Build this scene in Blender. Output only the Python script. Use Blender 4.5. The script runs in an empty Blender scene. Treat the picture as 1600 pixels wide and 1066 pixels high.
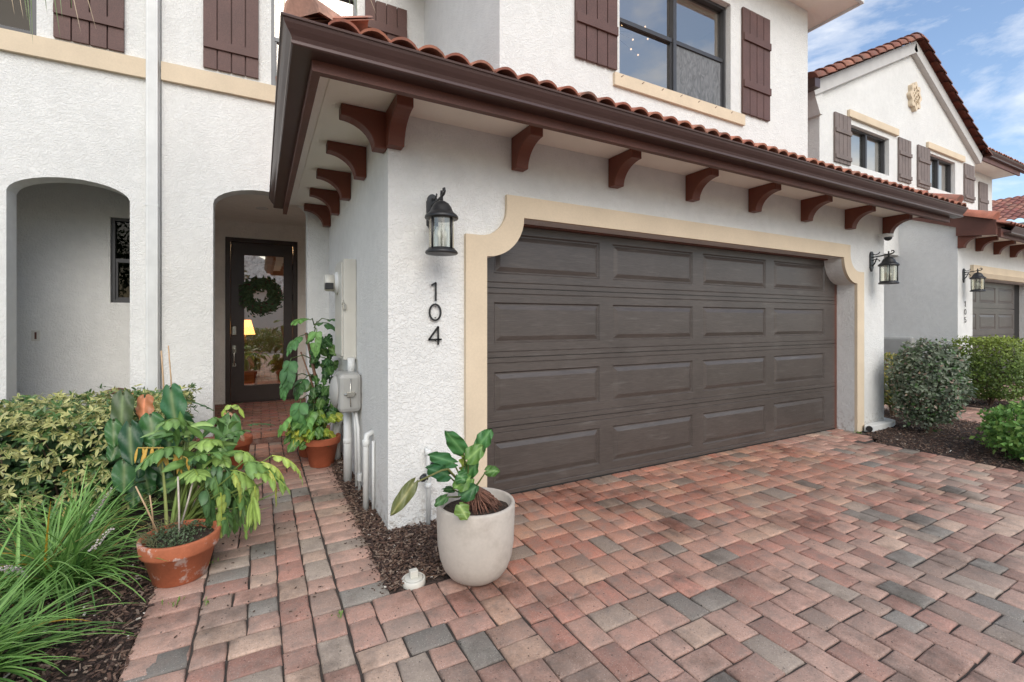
import bpy, bmesh, math, random
from mathutils import Vector, Matrix, noise
R=math.radians
rnd=random.Random(7)
C=bpy.context.scene.collection
sc=bpy.context.scene
# ------------------------------------------------------------------ camera
TH=0.4969; H=1.345; F=722.9; CY=502.0
cam_d=bpy.data.cameras.new('camera'); cam=bpy.data.objects.new('camera',cam_d); C.objects.link(cam)
cam.location=(0,0,H); cam.rotation_euler=(R(90),0,-TH)
cam_d.sensor_width=36; cam_d.lens=F/1600*36; cam_d.shift_y=-(533-CY)/1600
cam_d.clip_start=.05; cam_d.clip_end=2000
sc.camera=cam
# ------------------------------------------------------------------ world
SUN_EL=R(38); SUN_AZ=R(191)      # compass azimuth from +Y, clockwise
w=bpy.data.worlds.new('World'); sc.world=w; w.use_nodes=True
nt=w.node_tree; nt.nodes.clear()
def nn(t,k,**kw):
    n=t.nodes.new(k)
    for a,b in kw.items(): setattr(n,a,b)
    return n
out=nn(nt,'ShaderNodeOutputWorld'); bg=nn(nt,'ShaderNodeBackground'); sky=nn(nt,'ShaderNodeTexSky',sky_type='NISHITA')
sky.sun_disc=False; sky.sun_elevation=SUN_EL; sky.sun_rotation=SUN_AZ; sky.air_density=1.0; sky.dust_density=1.4; sky.ozone_density=1.2
bg.inputs[1].default_value=.15
tc=nn(nt,'ShaderNodeTexCoord'); mp=nn(nt,'ShaderNodeMapping'); mp.inputs['Scale'].default_value=(1,1,2.6); mp.inputs['Location'].default_value=(.2,.5,.72)
nz=nn(nt,'ShaderNodeTexNoise'); nz.inputs['Scale'].default_value=2.1; nz.inputs['Detail'].default_value=9; nz.inputs['Roughness'].default_value=.6; nz.inputs['Distortion'].default_value=.35
rp=nn(nt,'ShaderNodeValToRGB'); rp.color_ramp.elements[0].position=.45; rp.color_ramp.elements[1].position=.66
mx=nn(nt,'ShaderNodeMixRGB'); mx.inputs[2].default_value=(6.6,6.45,6.2,1)
L=nt.links.new
L(tc.outputs['Generated'],mp.inputs[0]); L(mp.outputs[0],nz.inputs[0]); L(nz.outputs[0],rp.inputs[0]); L(rp.outputs[0],mx.inputs[0]); hs=nn(nt,'ShaderNodeHueSaturation'); hs.inputs['Saturation'].default_value=1.0; hs.inputs['Value'].default_value=1.1; L(sky.outputs[0],hs.inputs['Color']); L(hs.outputs[0],mx.inputs[1]); L(mx.outputs[0],bg.inputs[0]); L(bg.outputs[0],out.inputs[0])
# ------------------------------------------------------------------ sun
sd=bpy.data.lights.new('sun','SUN'); sd.energy=1.3; sd.angle=R(45); sd.color=(1,.95,.88)
so=bpy.data.objects.new('sun',sd); C.objects.link(so)
dv=Vector((math.sin(SUN_AZ)*math.cos(SUN_EL),math.cos(SUN_AZ)*math.cos(SUN_EL),math.sin(SUN_EL)))
so.rotation_euler=dv.to_track_quat('Z','Y').to_euler(); so.location=(0,-5,12)
# ------------------------------------------------------------------ exposure
sc.view_settings.view_transform='Standard'; sc.view_settings.look='None'; sc.view_settings.gamma=1; sc.view_settings.exposure=0.53
# ------------------------------------------------------------------ materials
def mat(name,col,rough=.7,n1=0,s1=8,n2=0,s2=60,bump=0,bs=60,bdist=.003,metal=0,tint=False,spec=.5,ramp=None,stretch=None,dirt=None,coat=0,dist=0):
    """procedural surface: colour varied by two noises, optional per-face tint attribute, noise bump"""
    m=bpy.data.materials.new(name); m.use_nodes=True; t=m.node_tree; b=t.nodes['Principled BSDF']; L=t.links.new
    b.inputs['Roughness'].default_value=rough; b.inputs['Metallic'].default_value=metal
    b.inputs['Specular IOR Level'].default_value=spec; b.inputs['Coat Weight'].default_value=coat
    tc=nn(t,'ShaderNodeTexCoord'); src=tc.outputs['Object']
    if stretch:
        mp=nn(t,'ShaderNodeMapping'); mp.inputs['Scale'].default_value=stretch; L(src,mp.inputs[0]); src=mp.outputs[0]
    if tint:
        a=nn(t,'ShaderNodeAttribute',attribute_name='tint'); cur=a.outputs['Color']
    else:
        a=nn(t,'ShaderNodeRGB'); a.outputs[0].default_value=(*col,1); cur=a.outputs[0]
    def mod(cur,amt,scale,detail,lo=.3,hi=.7):
        n=nn(t,'ShaderNodeTexNoise'); n.inputs['Scale'].default_value=scale; n.inputs['Detail'].default_value=detail; n.inputs['Distortion'].default_value=dist; L(src,n.inputs[0])
        r=nn(t,'ShaderNodeMapRange'); r.inputs[1].default_value=lo; r.inputs[2].default_value=hi; r.inputs[3].default_value=1-amt; r.inputs[4].default_value=1+amt; L(n.outputs[0],r.inputs[0])
        v=nn(t,'ShaderNodeVectorMath',operation='SCALE'); L(cur,v.inputs[0]); L(r.outputs[0],v.inputs['Scale']); return v.outputs[0]
    if n1: cur=mod(cur,n1,s1,4)
    if n2: cur=mod(cur,n2,s2,2)
    if dirt:   # (colour, scale, threshold lo, hi): blotches with a shape of their own
        n=nn(t,'ShaderNodeTexNoise'); n.inputs['Scale'].default_value=dirt[1]; n.inputs['Detail'].default_value=6; n.inputs['Roughness'].default_value=.65; L(tc.outputs['Object'],n.inputs[0])
        r=nn(t,'ShaderNodeMapRange'); r.inputs[1].default_value=dirt[2]; r.inputs[2].default_value=dirt[3]; L(n.outputs[0],r.inputs[0])
        q=nn(t,'ShaderNodeMixRGB'); L(r.outputs[0],q.inputs[0]); L(cur,q.inputs[1]); q.inputs[2].default_value=(*dirt[0],1); cur=q.outputs[0]
    L(cur,b.inputs['Base Color'])
    if bump:
        n=nn(t,'ShaderNodeTexNoise'); n.inputs['Scale'].default_value=bs; n.inputs['Detail'].default_value=3; L(src,n.inputs[0])
        bp=nn(t,'ShaderNodeBump'); bp.inputs['Strength'].default_value=bump; bp.inputs['Distance'].default_value=bdist; L(n.outputs[0],bp.inputs['Height']); L(bp.outputs[0],b.inputs['Normal'])
    return m
def stucco(name,col,scale=40,strength=.6):
    m=mat(name,col,.9,n1=.05,s1=1.1,n2=.03,s2=11,spec=.25); t=m.node_tree; b=t.nodes['Principled BSDF']; L=t.links.new
    tc=nn(t,'ShaderNodeTexCoord')
    a=nn(t,'ShaderNodeTexNoise'); a.inputs['Scale'].default_value=scale; a.inputs['Detail'].default_value=2.5; a.inputs['Distortion'].default_value=1.3; a.inputs['Roughness'].default_value=.55
    r=nn(t,'ShaderNodeValToRGB'); r.color_ramp.interpolation='EASE'; r.color_ramp.elements[0].position=.40; r.color_ramp.elements[1].position=.60
    f=nn(t,'ShaderNodeTexNoise'); f.inputs['Scale'].default_value=scale*7; f.inputs['Detail'].default_value=2
    k=nn(t,'ShaderNodeMath',operation='MULTIPLY_ADD'); k.inputs[1].default_value=.22
    bp=nn(t,'ShaderNodeBump'); bp.inputs['Strength'].default_value=strength; bp.inputs['Distance'].default_value=.006
    sx=nn(t,'ShaderNodeSeparateXYZ'); L(tc.outputs['Object'],sx.inputs[0]); zr=nn(t,'ShaderNodeMapRange'); zr.inputs[1].default_value=.01; zr.inputs[2].default_value=.30; zr.inputs[3].default_value=.62; zr.inputs[4].default_value=.0; L(sx.outputs[2],zr.inputs[0])
    dn=nn(t,'ShaderNodeTexNoise'); dn.inputs['Scale'].default_value=26; dn.inputs['Detail'].default_value=5; L(tc.outputs['Object'],dn.inputs[0]); dr=nn(t,'ShaderNodeMapRange'); dr.inputs[1].default_value=.50; dr.inputs[2].default_value=.66; L(dn.outputs[0],dr.inputs[0])
    dm=nn(t,'ShaderNodeMath',operation='MULTIPLY'); L(zr.outputs[0],dm.inputs[0]); L(dr.outputs[0],dm.inputs[1]); dq=nn(t,'ShaderNodeMixRGB'); L(dm.outputs[0],dq.inputs[0]); L(b.inputs['Base Color'].links[0].from_socket,dq.inputs[1]); dq.inputs[2].default_value=(.26,.20,.15,1); L(dq.outputs[0],b.inputs['Base Color'])
    L(tc.outputs['Object'],a.inputs[0]); L(tc.outputs['Object'],f.inputs[0]); L(a.outputs[0],r.inputs[0]); L(f.outputs[0],k.inputs[0]); L(r.outputs[0],k.inputs[2]); L(k.outputs[0],bp.inputs['Height']); L(bp.outputs[0],b.inputs['Normal'])
    return m
M={}
M['stucco']=stucco('white_stucco',(.72,.717,.688))
M['stucco_in']=stucco('porch_stucco',(.90,.85,.78))
M['soffit']=mat('soffit_stucco',(.86,.81,.73),.9,n1=.03,s1=2,bump=.5,bs=60,bdist=.004,spec=.2)
M['beige']=mat('beige_trim',(.64,.53,.385),.85,n1=.06,s1=3,n2=.03,s2=70,bump=.35,bs=90,bdist=.002,spec=.3)
M['gutter']=mat('brown_gutter_metal',(.078,.044,.038),.34,n1=.12,s1=3,metal=.15,bump=.05,bs=6,bdist=.004)
M['fascia']=mat('brown_fascia_wood',(.115,.042,.028),.55,n1=.2,s1=4,n2=.18,s2=150,bump=.35,bs=130,bdist=.002)
M['corbel']=mat('brown_corbel_paint',(.15,.040,.021),.5,n1=.12,s1=6,bump=.25,bs=90,bdist=.002)
M['shutter']=mat('brown_shutter',(.100,.049,.040),.62,n1=.12,s1=5,n2=.28,s2=170,bump=.5,bs=140,bdist=.002)
M['shutter_grey']=mat('weathered_brown_shutter',(.17,.135,.12),.7,n1=.15,s1=5,n2=.2,s2=120,bump=.4,bs=120,bdist=.002)
M['tile']=mat('terracotta_roof_tile',(.40,.15,.09),.75,tint=True,n1=.18,s1=9,n2=.1,s2=80,bump=.3,bs=70,bdist=.003,dirt=((.17,.11,.085),6,.48,.72))
M['frame']=mat('dark_window_frame',(.045,.045,.048),.4,n1=.08,s1=10)
M['frame_grey']=mat('grey_window_frame',(.16,.165,.17),.4,n1=.08,s1=10)
M['white_pvc']=mat('white_painted_pipe',(.66,.67,.65),.45,n1=.07,s1=7,bump=.05,bs=30)
M['ivory']=mat('ivory_painted_metal',(.60,.585,.52),.4,n1=.05,s1=5,bump=.05,bs=20)
M['grey_metal']=mat('grey_painted_metal',(.36,.36,.34),.42,n1=.08,s1=6,bump=.08,bs=40)
M['black']=mat('black_textured_metal',(.018,.019,.021),.42,n1=.25,s1=40,bump=.4,bs=160,bdist=.001)
M['num']=mat('black_numeral',(.008,.008,.009),.35,n1=.1,s1=30)
M['chrome']=mat('satin_nickel',(.6,.58,.52),.25,metal=1,n1=.05,s1=30)
M['dark']=mat('dark_void',(.01,.009,.008),.8,n1=.1,s1=5)
M['terracotta']=mat('terracotta_pot',(.42,.115,.052),.75,n1=.14,s1=9,n2=.05,s2=90,bump=.15,bs=60)
M['terracotta_worn']=mat('terracotta_with_lime_bloom',(.43,.13,.058),.8,n1=.16,s1=10,n2=.06,s2=90,bump=.3,bs=60,dirt=((.62,.48,.42),11,.57,.64))
M['concrete']=mat('smooth_concrete_pot',(.50,.45,.39),.7,n1=.06,s1=5,n2=.03,s2=60,bump=.1,bs=70,dirt=((.36,.31,.26),6,.52,.80))
M['soil']=mat('potting_soil',(.05,.032,.022),.95,n1=.4,s1=40,n2=.4,s2=140,bump=1,bs=90,bdist=.02)
M['mulchbase']=mat('mulch_soil',(.055,.036,.028),.95,n1=.4,s1=12,n2=.4,s2=90,bump=1,bs=60,bdist=.03)
M['chip']=mat('mulch_chip',(.1,.06,.04),.9,tint=True,n2=.25,s2=90)
M['sand']=mat('joint_sand',(.055,.045,.038),.95,n1=.3,s1=6,n2=.3,s2=150,bump=.5,bs=150)
M['bamboo']=mat('bamboo_stake',(.50,.34,.20),.6,n1=.15,s1=20)
M['stakepale']=mat('weathered_stake',(.50,.44,.37),.8,n1=.2,s1=20)
M['bark']=mat('plant_stem_bark',(.13,.075,.05),.85,n1=.3,s1=30,bump=.6,bs=60)
M['leaf']=None
def leafmat(name,rough=.36,trans=.25):
    m=bpy.data.materials.new(name); m.use_nodes=True; t=m.node_tree; b=t.nodes['Principled BSDF']; L=t.links.new
    a=nn(t,'ShaderNodeAttribute',attribute_name='tint'); n=nn(t,'ShaderNodeTexNoise'); n.inputs['Scale'].default_value=35; n.inputs['Detail'].default_value=3
    tc=nn(t,'ShaderNodeTexCoord'); L(tc.outputs['Object'],n.inputs[0])
    r=nn(t,'ShaderNodeMapRange'); r.inputs[1].default_value=.3; r.inputs[2].default_value=.7; r.inputs[3].default_value=.9; r.inputs[4].default_value=1.1; L(n.outputs[0],r.inputs[0])
    v=nn(t,'ShaderNodeVectorMath',operation='SCALE'); L(a.outputs['Color'],v.inputs[0]); L(r.outputs[0],v.inputs['Scale']); L(v.outputs[0],b.inputs['Base Color'])
    b.inputs['Roughness'].default_value=rough; b.inputs['Specular IOR Level'].default_value=.45
    tr=nn(t,'ShaderNodeBsdfTranslucent'); L(v.outputs[0],tr.inputs[0]); ms=nn(t,'ShaderNodeMixShader'); ms.inputs[0].default_value=trans
    L(b.outputs[0],ms.inputs[1]); L(tr.outputs[0],ms.inputs[2]); L(ms.outputs[0],t.nodes['Material Output'].inputs[0])
    return m
M['leaf']=leafmat('plant_leaf'); M['blade']=leafmat('grass_blade',.38,.3); M['bushleaf']=leafmat('shrub_leaf',.5,.2)
def glass(name,tint,refl,rough=.01,graz=.35):
    m=bpy.data.materials.new(name); m.use_nodes=True; t=m.node_tree; t.nodes.remove(t.nodes['Principled BSDF']); L=t.links.new
    a=nn(t,'ShaderNodeBsdfTransparent'); a.inputs[0].default_value=(*tint,1); g=nn(t,'ShaderNodeBsdfGlossy'); g.inputs['Roughness'].default_value=rough; g.inputs[0].default_value=(1.0,.93,.83,1)
    n=nn(t,'ShaderNodeTexNoise'); n.inputs['Scale'].default_value=1.4; tc=nn(t,'ShaderNodeTexCoord'); L(tc.outputs['Object'],n.inputs[0]); bp=nn(t,'ShaderNodeBump'); bp.inputs['Strength'].default_value=.03; bp.inputs['Distance'].default_value=.02; L(n.outputs[0],bp.inputs['Height']); L(bp.outputs[0],g.inputs['Normal'])
    lw=nn(t,'ShaderNodeLayerWeight'); lw.inputs[0].default_value=.35; mr=nn(t,'ShaderNodeMapRange'); mr.inputs[3].default_value=refl; mr.inputs[4].default_value=min(1,refl+graz); L(lw.outputs['Facing'],mr.inputs[0])
    ms=nn(t,'ShaderNodeMixShader'); L(mr.outputs[0],ms.inputs[0]); L(a.outputs[0],ms.inputs[1]); L(g.outputs[0],ms.inputs[2]); L(ms.outputs[0],t.nodes['Material Output'].inputs[0])
    return m
M['glass']=glass('window_glass',(.55,.58,.6),.30); M['glassdark']=glass('shaded_window_glass',(.35,.37,.40),.015,graz=.05); M['doorglass']=glass('door_glass',(.9,.87,.82),.42); M['lampglass']=glass('seeded_lamp_glass',(.90,.92,.88),.12,.08)
def emis(name,col,s):
    m=bpy.data.materials.new(name); m.use_nodes=True; b=m.node_tree.nodes['Principled BSDF']; b.inputs['Base Color'].default_value=(*col,1); b.inputs['Emission Color'].default_value=(*col,1); b.inputs['Emission Strength'].default_value=s; return m
M['bulb']=emis('lit_bulb',(1,.60,.30),2.6); M['shade']=emis('lit_lamp_shade',(1,.42,.12),3.5)
# garage door steel: faint wood grain streaks running along the door
def doormat():
    m=mat('brown_embossed_steel',(.070,.058,.051),.42,n1=.12,s1=3,spec=.5); t=m.node_tree; b=t.nodes['Principled BSDF']; L=t.links.new
    tc=nn(t,'ShaderNodeTexCoord'); mp=nn(t,'ShaderNodeMapping'); mp.inputs['Scale'].default_value=(6,1,75); L(tc.outputs['Object'],mp.inputs[0])
    n=nn(t,'ShaderNodeTexNoise'); n.inputs['Scale'].default_value=2; n.inputs['Detail'].default_value=5; n.inputs['Distortion'].default_value=.5; L(mp.outputs[0],n.inputs[0])
    mp2=nn(t,'ShaderNodeMapping'); mp2.inputs['Scale'].default_value=(2.2,1,22); mp2.inputs['Rotation'].default_value=(0,.03,0); L(tc.outputs['Object'],mp2.inputs[0])
    n2=nn(t,'ShaderNodeTexNoise'); n2.inputs['Scale'].default_value=1.3; n2.inputs['Detail'].default_value=6; L(mp2.outputs[0],n2.inputs[0])
    r=nn(t,'ShaderNodeMapRange'); r.inputs[1].default_value=.58; r.inputs[2].default_value=.8; r.inputs[3].default_value=0; r.inputs[4].default_value=.32; L(n2.outputs[0],r.inputs[0])
    old=b.inputs['Base Color'].links[0].from_socket; q=nn(t,'ShaderNodeMixRGB'); L(r.outputs[0],q.inputs[0]); L(old,q.inputs[1]); q.inputs[2].default_value=(.19,.18,.165,1)
    r2=nn(t,'ShaderNodeMapRange'); r2.inputs[1].default_value=.3; r2.inputs[2].default_value=.7; r2.inputs[3].default_value=.84; r2.inputs[4].default_value=1.18; L(n.outputs[0],r2.inputs[0])
    v=nn(t,'ShaderNodeVectorMath',operation='SCALE'); L(q.outputs[0],v.inputs[0]); L(r2.outputs[0],v.inputs['Scale']); L(v.outputs[0],b.inputs['Base Color'])
    bp=nn(t,'ShaderNodeBump'); bp.inputs['Strength'].default_value=.5; bp.inputs['Distance'].default_value=.002; L(n.outputs[0],bp.inputs['Height']); L(bp.outputs[0],b.inputs['Normal'])
    return m
M['door']=doormat(); M['door'].node_tree.nodes['Principled BSDF'].inputs['Roughness'].default_value=.36
M['frontdoor']=mat('dark_brown_door_paint',(.055,.040,.034),.4,n1=.08,s1=8,bump=.08,bs=90)
def pavermat():
    m=mat('tumbled_brick_paver',(.4,.2,.16),.8,tint=True,n1=.10,s1=5,n2=.10,s2=110,bump=.8,bs=130,bdist=.003,spec=.35); t=m.node_tree; b=t.nodes['Principled BSDF']; L=t.links.new
    tc=nn(t,'ShaderNodeTexCoord'); cur=b.inputs['Base Color'].links[0].from_socket
    def spots(cur,scale,th,col,amt):
        v=nn(t,'ShaderNodeTexVoronoi'); v.inputs['Scale'].default_value=scale; L(tc.outputs['Object'],v.inputs[0])
        r=nn(t,'ShaderNodeMapRange'); r.inputs[1].default_value=th; r.inputs[2].default_value=th*.6; r.inputs[3].default_value=0; r.inputs[4].default_value=amt; L(v.outputs['Distance'],r.inputs[0])
        q=nn(t,'ShaderNodeMixRGB'); L(r.outputs[0],q.inputs[0]); L(cur,q.inputs[1]); q.inputs[2].default_value=(*col,1); return q.outputs[0]
    cur=spots(cur,120,.20,(.70,.62,.56),.6); cur=spots(cur,75,.17,(.05,.04,.035),.75); cur=spots(cur,22,.10,(.03,.025,.02),.85)
    # greyed, worn mottling and dark blotchy stains
    n=nn(t,'ShaderNodeTexNoise'); n.inputs['Scale'].default_value=9; n.inputs['Detail'].default_value=7; n.inputs['Roughness'].default_value=.7; L(tc.outputs['Object'],n.inputs[0])
    r=nn(t,'ShaderNodeMapRange'); r.inputs[1].default_value=.45; r.inputs[2].default_value=.70; r.inputs[3].default_value=0; r.inputs[4].default_value=.75; L(n.outputs[0],r.inputs[0])
    q=nn(t,'ShaderNodeMixRGB'); L(r.outputs[0],q.inputs[0]); L(cur,q.inputs[1]); q.inputs[2].default_value=(.235,.19,.16,1); cur=q.outputs[0]
    n=nn(t,'ShaderNodeTexNoise'); n.inputs['Scale'].default_value=1.5; n.inputs['Detail'].default_value=10; n.inputs['Roughness'].default_value=.7; L(tc.outputs['Object'],n.inputs[0])
    r=nn(t,'ShaderNodeMapRange'); r.inputs[1].default_value=.50; r.inputs[2].default_value=.66; r.inputs[3].default_value=0; r.inputs[4].default_value=.85; L(n.outputs[0],r.inputs[0])
    q=nn(t,'ShaderNodeMixRGB',blend_type='MULTIPLY'); L(r.outputs[0],q.inputs[0]); L(cur,q.inputs[1]); q.inputs[2].default_value=(.32,.31,.29,1)
    L(q.outputs[0],b.inputs['Base Color'])
    return m
M['paver']=pavermat()
# ------------------------------------------------------------------ mesh builder
class MB:
    def __init__(s): s.v=[]; s.f=[]; s.c=[]; s.mi=[]; s.sm=[]
    def face(s,idx,col=(1,1,1),mi=0,smooth=False):
        s.f.append(tuple(idx)); s.c.append(col); s.mi.append(mi); s.sm.append(smooth)
    def quad(s,pts,col=(1,1,1),mi=0,smooth=False):
        b=len(s.v); s.v+= [tuple(p) for p in pts]; s.face(range(b,b+len(pts)),col,mi,smooth)
    def box(s,x0,x1,y0,y1,z0,z1,bev=0,col=(1,1,1),mi=0,mtx=None):
        if bev<=0:
            P=[(x,y,z) for z in (z0,z1) for y in (y0,y1) for x in (x0,x1)]
            F=[(0,2,3,1),(4,5,7,6),(0,1,5,4),(2,6,7,3),(0,4,6,2),(1,3,7,5)]
        else:
            bm=bmesh.new(); bmesh.ops.create_cube(bm,size=1)
            for v in bm.verts: v.co=((x0+x1)/2+v.co.x*(x1-x0),(y0+y1)/2+v.co.y*(y1-y0),(z0+z1)/2+v.co.z*(z1-z0))
            bmesh.ops.bevel(bm,geom=bm.edges[:],offset=bev,segments=2,affect='EDGES',profile=.5)
            bm.verts.index_update(); P=[tuple(v.co) for v in bm.verts]; F=[[v.index for v in f.verts] for f in bm.faces]; bm.free()
        if mtx: P=[tuple(mtx@Vector(p)) for p in P]
        b=len(s.v); s.v+=P
        for f in F: s.face([b+i for i in f],col,mi)
        return s
    def prism(s,poly,a0,a1,axis='y',col=(1,1,1),mi=0):
        """poly: outline in the two other axes; extruded from a0 to a1 along axis (concave allowed)"""
        def P(u,v,a): return {'y':(u,a,v),'x':(a,u,v),'z':(u,v,a)}[axis]
        bm=bmesh.new(); vs=[bm.verts.new(P(u,v,a0)) for u,v in poly]; f=bm.faces.new(vs)
        r=bmesh.ops.extrude_face_region(bm,geom=[f]); d={'y':(0,a1-a0,0),'x':(a1-a0,0,0),'z':(0,0,a1-a0)}[axis]
        bmesh.ops.translate(bm,vec=d,verts=[e for e in r['geom'] if isinstance(e,bmesh.types.BMVert)])
        bmesh.ops.recalc_face_normals(bm,faces=bm.faces[:])
        big=[f for f in bm.faces if len(f.verts)>4]; bmesh.ops.triangulate(bm,faces=big)
        bm.verts.index_update(); b=len(s.v); s.v+=[tuple(v.co) for v in bm.verts]
        for f in bm.faces: s.face([b+v.index for v in f.verts],col,mi)
        bm.free(); return s
    def tube(s,pts,r,n=8,col=(1,1,1),mi=0,cap=True,smooth=True):
        pts=[Vector(p) for p in pts]; rs=r if isinstance(r,(list,tuple)) else [r]*len(pts)
        b=len(s.v); ref=None
        for i,p in enumerate(pts):
            d=(pts[min(i+1,len(pts)-1)]-pts[max(i-1,0)]).normalized()
            if ref is None: ref=Vector((0,0,1)) if abs(d.z)<.9 else Vector((1,0,0))
            a=d.cross(ref).normalized(); c=a.cross(d).normalized(); ref=c
            for k in range(n):
                t=2*math.pi*k/n; s.v.append(tuple(p+a*math.cos(t)*rs[i]+c*math.sin(t)*rs[i]))
        for i in range(len(pts)-1):
            for k in range(n):
                s.face((b+i*n+k,b+i*n+(k+1)%n,b+(i+1)*n+(k+1)%n,b+(i+1)*n+k),col,mi,smooth)
        if cap:
            s.face([b+k for k in range(n)][::-1],col,mi); e=b+(len(pts)-1)*n; s.face([e+k for k in range(n)],col,mi)
        return s
    def lathe(s,prof,cx=0,cy=0,n=32,col=(1,1,1),mi=0,smooth=True,wob=0,mtx=None):
        b=len(s.v)
        for (r,z) in prof:
            for k in range(n):
                t=2*math.pi*k/n; q=1+wob*noise.noise(Vector((math.cos(t)*2,math.sin(t)*2,z*4)))
                p=(cx+r*q*math.cos(t),cy+r*q*math.sin(t),z)
                if mtx: p=tuple(mtx@Vector(p))
                s.v.append(p)
        for i in range(len(prof)-1):
            for k in range(n): s.face((b+i*n+k,b+i*n+(k+1)%n,b+(i+1)*n+(k+1)%n,b+(i+1)*n+k),col,mi,smooth)
        s.face([b+k for k in range(n)][::-1],col,mi); e=b+(len(prof)-1)*n; s.face([e+k for k in range(n)],col,mi)
        return s
    def build(s,name,m,parent=None,bevel=0,recalc=False):
        me=bpy.data.meshes.new(name); me.from_pydata(s.v,[],s.f)
        ms=m if isinstance(m,(list,tuple)) else [m]
        for k in ms: me.materials.append(k)
        me.polygons.foreach_set('material_index',s.mi); me.polygons.foreach_set('use_smooth',s.sm)
        at=me.color_attributes.new('tint','FLOAT_COLOR','CORNER'); arr=[]
        for f,c in zip(s.f,s.c):
            if isinstance(c[0],(tuple,list)):
                for q in c: arr+=[q[0],q[1],q[2],1]
            else: arr+=[c[0],c[1],c[2],1]*len(f)
        at.data.foreach_set('color',arr)
        if recalc:
            bm=bmesh.new(); bm.from_mesh(me); bmesh.ops.recalc_face_normals(bm,faces=bm.faces[:]); bm.to_mesh(me); bm.free()
        me.update(); o=bpy.data.objects.new(name,me); C.objects.link(o)
        if parent: o.parent=parent
        if bevel:
            mo=o.modifiers.new('bevel','BEVEL'); mo.width=bevel; mo.segments=2; mo.limit_method='ANGLE'
        return o
def tag(o,label=None,cat=None,group=None,kind=None):
    for k,v in (('label',label),('category',cat),('group',group),('kind',kind)):
        if v: o[k]=v
    return o
def thing(name,label,cat,loc=(0,0,0),rz=0,group=None):
    o=bpy.data.objects.new(name,None); C.objects.link(o); o.location=loc; o.rotation_euler=(0,0,rz); o.empty_display_size=.2
    return tag(o,label,cat,group)
def copy_tree(o,parent=None):
    c=o.copy(); C.objects.link(c)
    if parent: c.parent=parent
    for ch in [x for x in bpy.data.objects if x.parent==o]: copy_tree(ch,c)
    return c
def at(px,py,Y):
    """point of the place seen at a photograph pixel, Y metres in front"""
    u=(px-800)/F; v=(CY-py)/F; dx=u*math.cos(TH)+math.sin(TH); dy=math.cos(TH)-u*math.sin(TH)
    return Vector((dx*Y/dy,Y,H+v*Y/dy))

def P(name,mb,m,parent,**k):
    """a part whose mesh is written in place coordinates, hung under its thing"""
    o=mb.build(name,m,None,**k); o.parent=parent
    if parent.type=='EMPTY': o.location=-parent.location
    return o
def arc(cx,cz,rx,rz,a0,a1,n=10): return [(cx+rx*math.cos(R(a0+(a1-a0)*i/n)),cz+rz*math.sin(R(a0+(a1-a0)*i/n))) for i in range(n+1)]
# ================================================================== GROUND
# --- paving: tumbled concrete pavers packed on a 70 mm grid, each its own chamfered block
PAL=[((.38,.245,.205),32),((.35,.215,.18),26),((.31,.175,.145),14),((.41,.295,.24),12),((.28,.20,.17),12),((.22,.205,.19),7),((.31,.255,.22),9),((.37,.20,.165),8),((.17,.16,.15),3)]
def pcol(x,y):
    c=rnd.choices([p[0] for p in PAL],[p[1] for p in PAL])[0]
    wet=max(0,min(1,(y-1.3)/1.3))*(1 if .9<x<5 else .25) if y<3.3 and x>.6 else 0     # sealed, redder stones by the door
    if y>4.6: wet=.9
    gm=max(0,min(1,(1.9-y)/2.2))*.35; lum=(c[0]+c[1]+c[2])/3; c=tuple(v*(1-gm)+lum*q*gm for v,q in zip(c,(1.12,.97,.91)))
    k=1.24*rnd.uniform(.90,1.10)*(1-.14*wet)
    return (c[0]*k*(1.02+.08*wet),c[1]*k*(1-.17*wet),c[2]*k*(.93-.27*wet))
def paver(mb,x0,x1,y0,y1,z,inside=None,col=None,h=.06,g=.0034,cham=True):
    cx,cy=(x0+x1)/2,(y0+y1)/2
    if inside and not inside(cx,cy): return
    col=col or pcol(cx,cy)
    dz=rnd.uniform(-.0025,.0025); tx,ty=rnd.uniform(-.012,.012),rnd.uniform(-.012,.012)
    n=4
    def ring(off,zz,jit):
        X0,X1,Y0,Y1=x0+g+off,x1-g-off,y0+g+off,y1-g-off; P=[]
        for (a,b,c_,d) in ((X0,Y0,X1,Y0),(X1,Y0,X1,Y1),(X1,Y1,X0,Y1),(X0,Y1,X0,Y0)):
            for i in range(2): P.append((a+(c_-a)*i/2,b+(d-b)*i/2))
        return [(px,py,zz) for px,py in P]
    jit=[(rnd.uniform(-.0034,.0034),rnd.uniform(-.0034,.0034)) for _ in range(8)]
    b=len(mb.v); 
    for off,zz,jj in ((0,-h,1),(0,-.008,1),(.0035,-.0025,1),(.010,0,1.4)):
        for i,(px,py,pz) in enumerate(ring(off,zz,1)):
            px+=jit[i][0]*jj; py+=jit[i][1]*jj
            mb.v.append((px,py,z+pz+dz+(px-cx)*tx+(py-cy)*ty))
    for r_ in range(3):
        for i in range(8): mb.face((b+r_*8+i,b+r_*8+(i+1)%8,b+(r_+1)*8+(i+1)%8,b+(r_+1)*8+i),col,0,r_>0)
    mb.v.append((cx,cy,z+dz+.0012)); t=len(mb.v)-1
    for i in range(8): mb.face((b+24+i,b+24+(i+1)%8,t),col,0,True)
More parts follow.
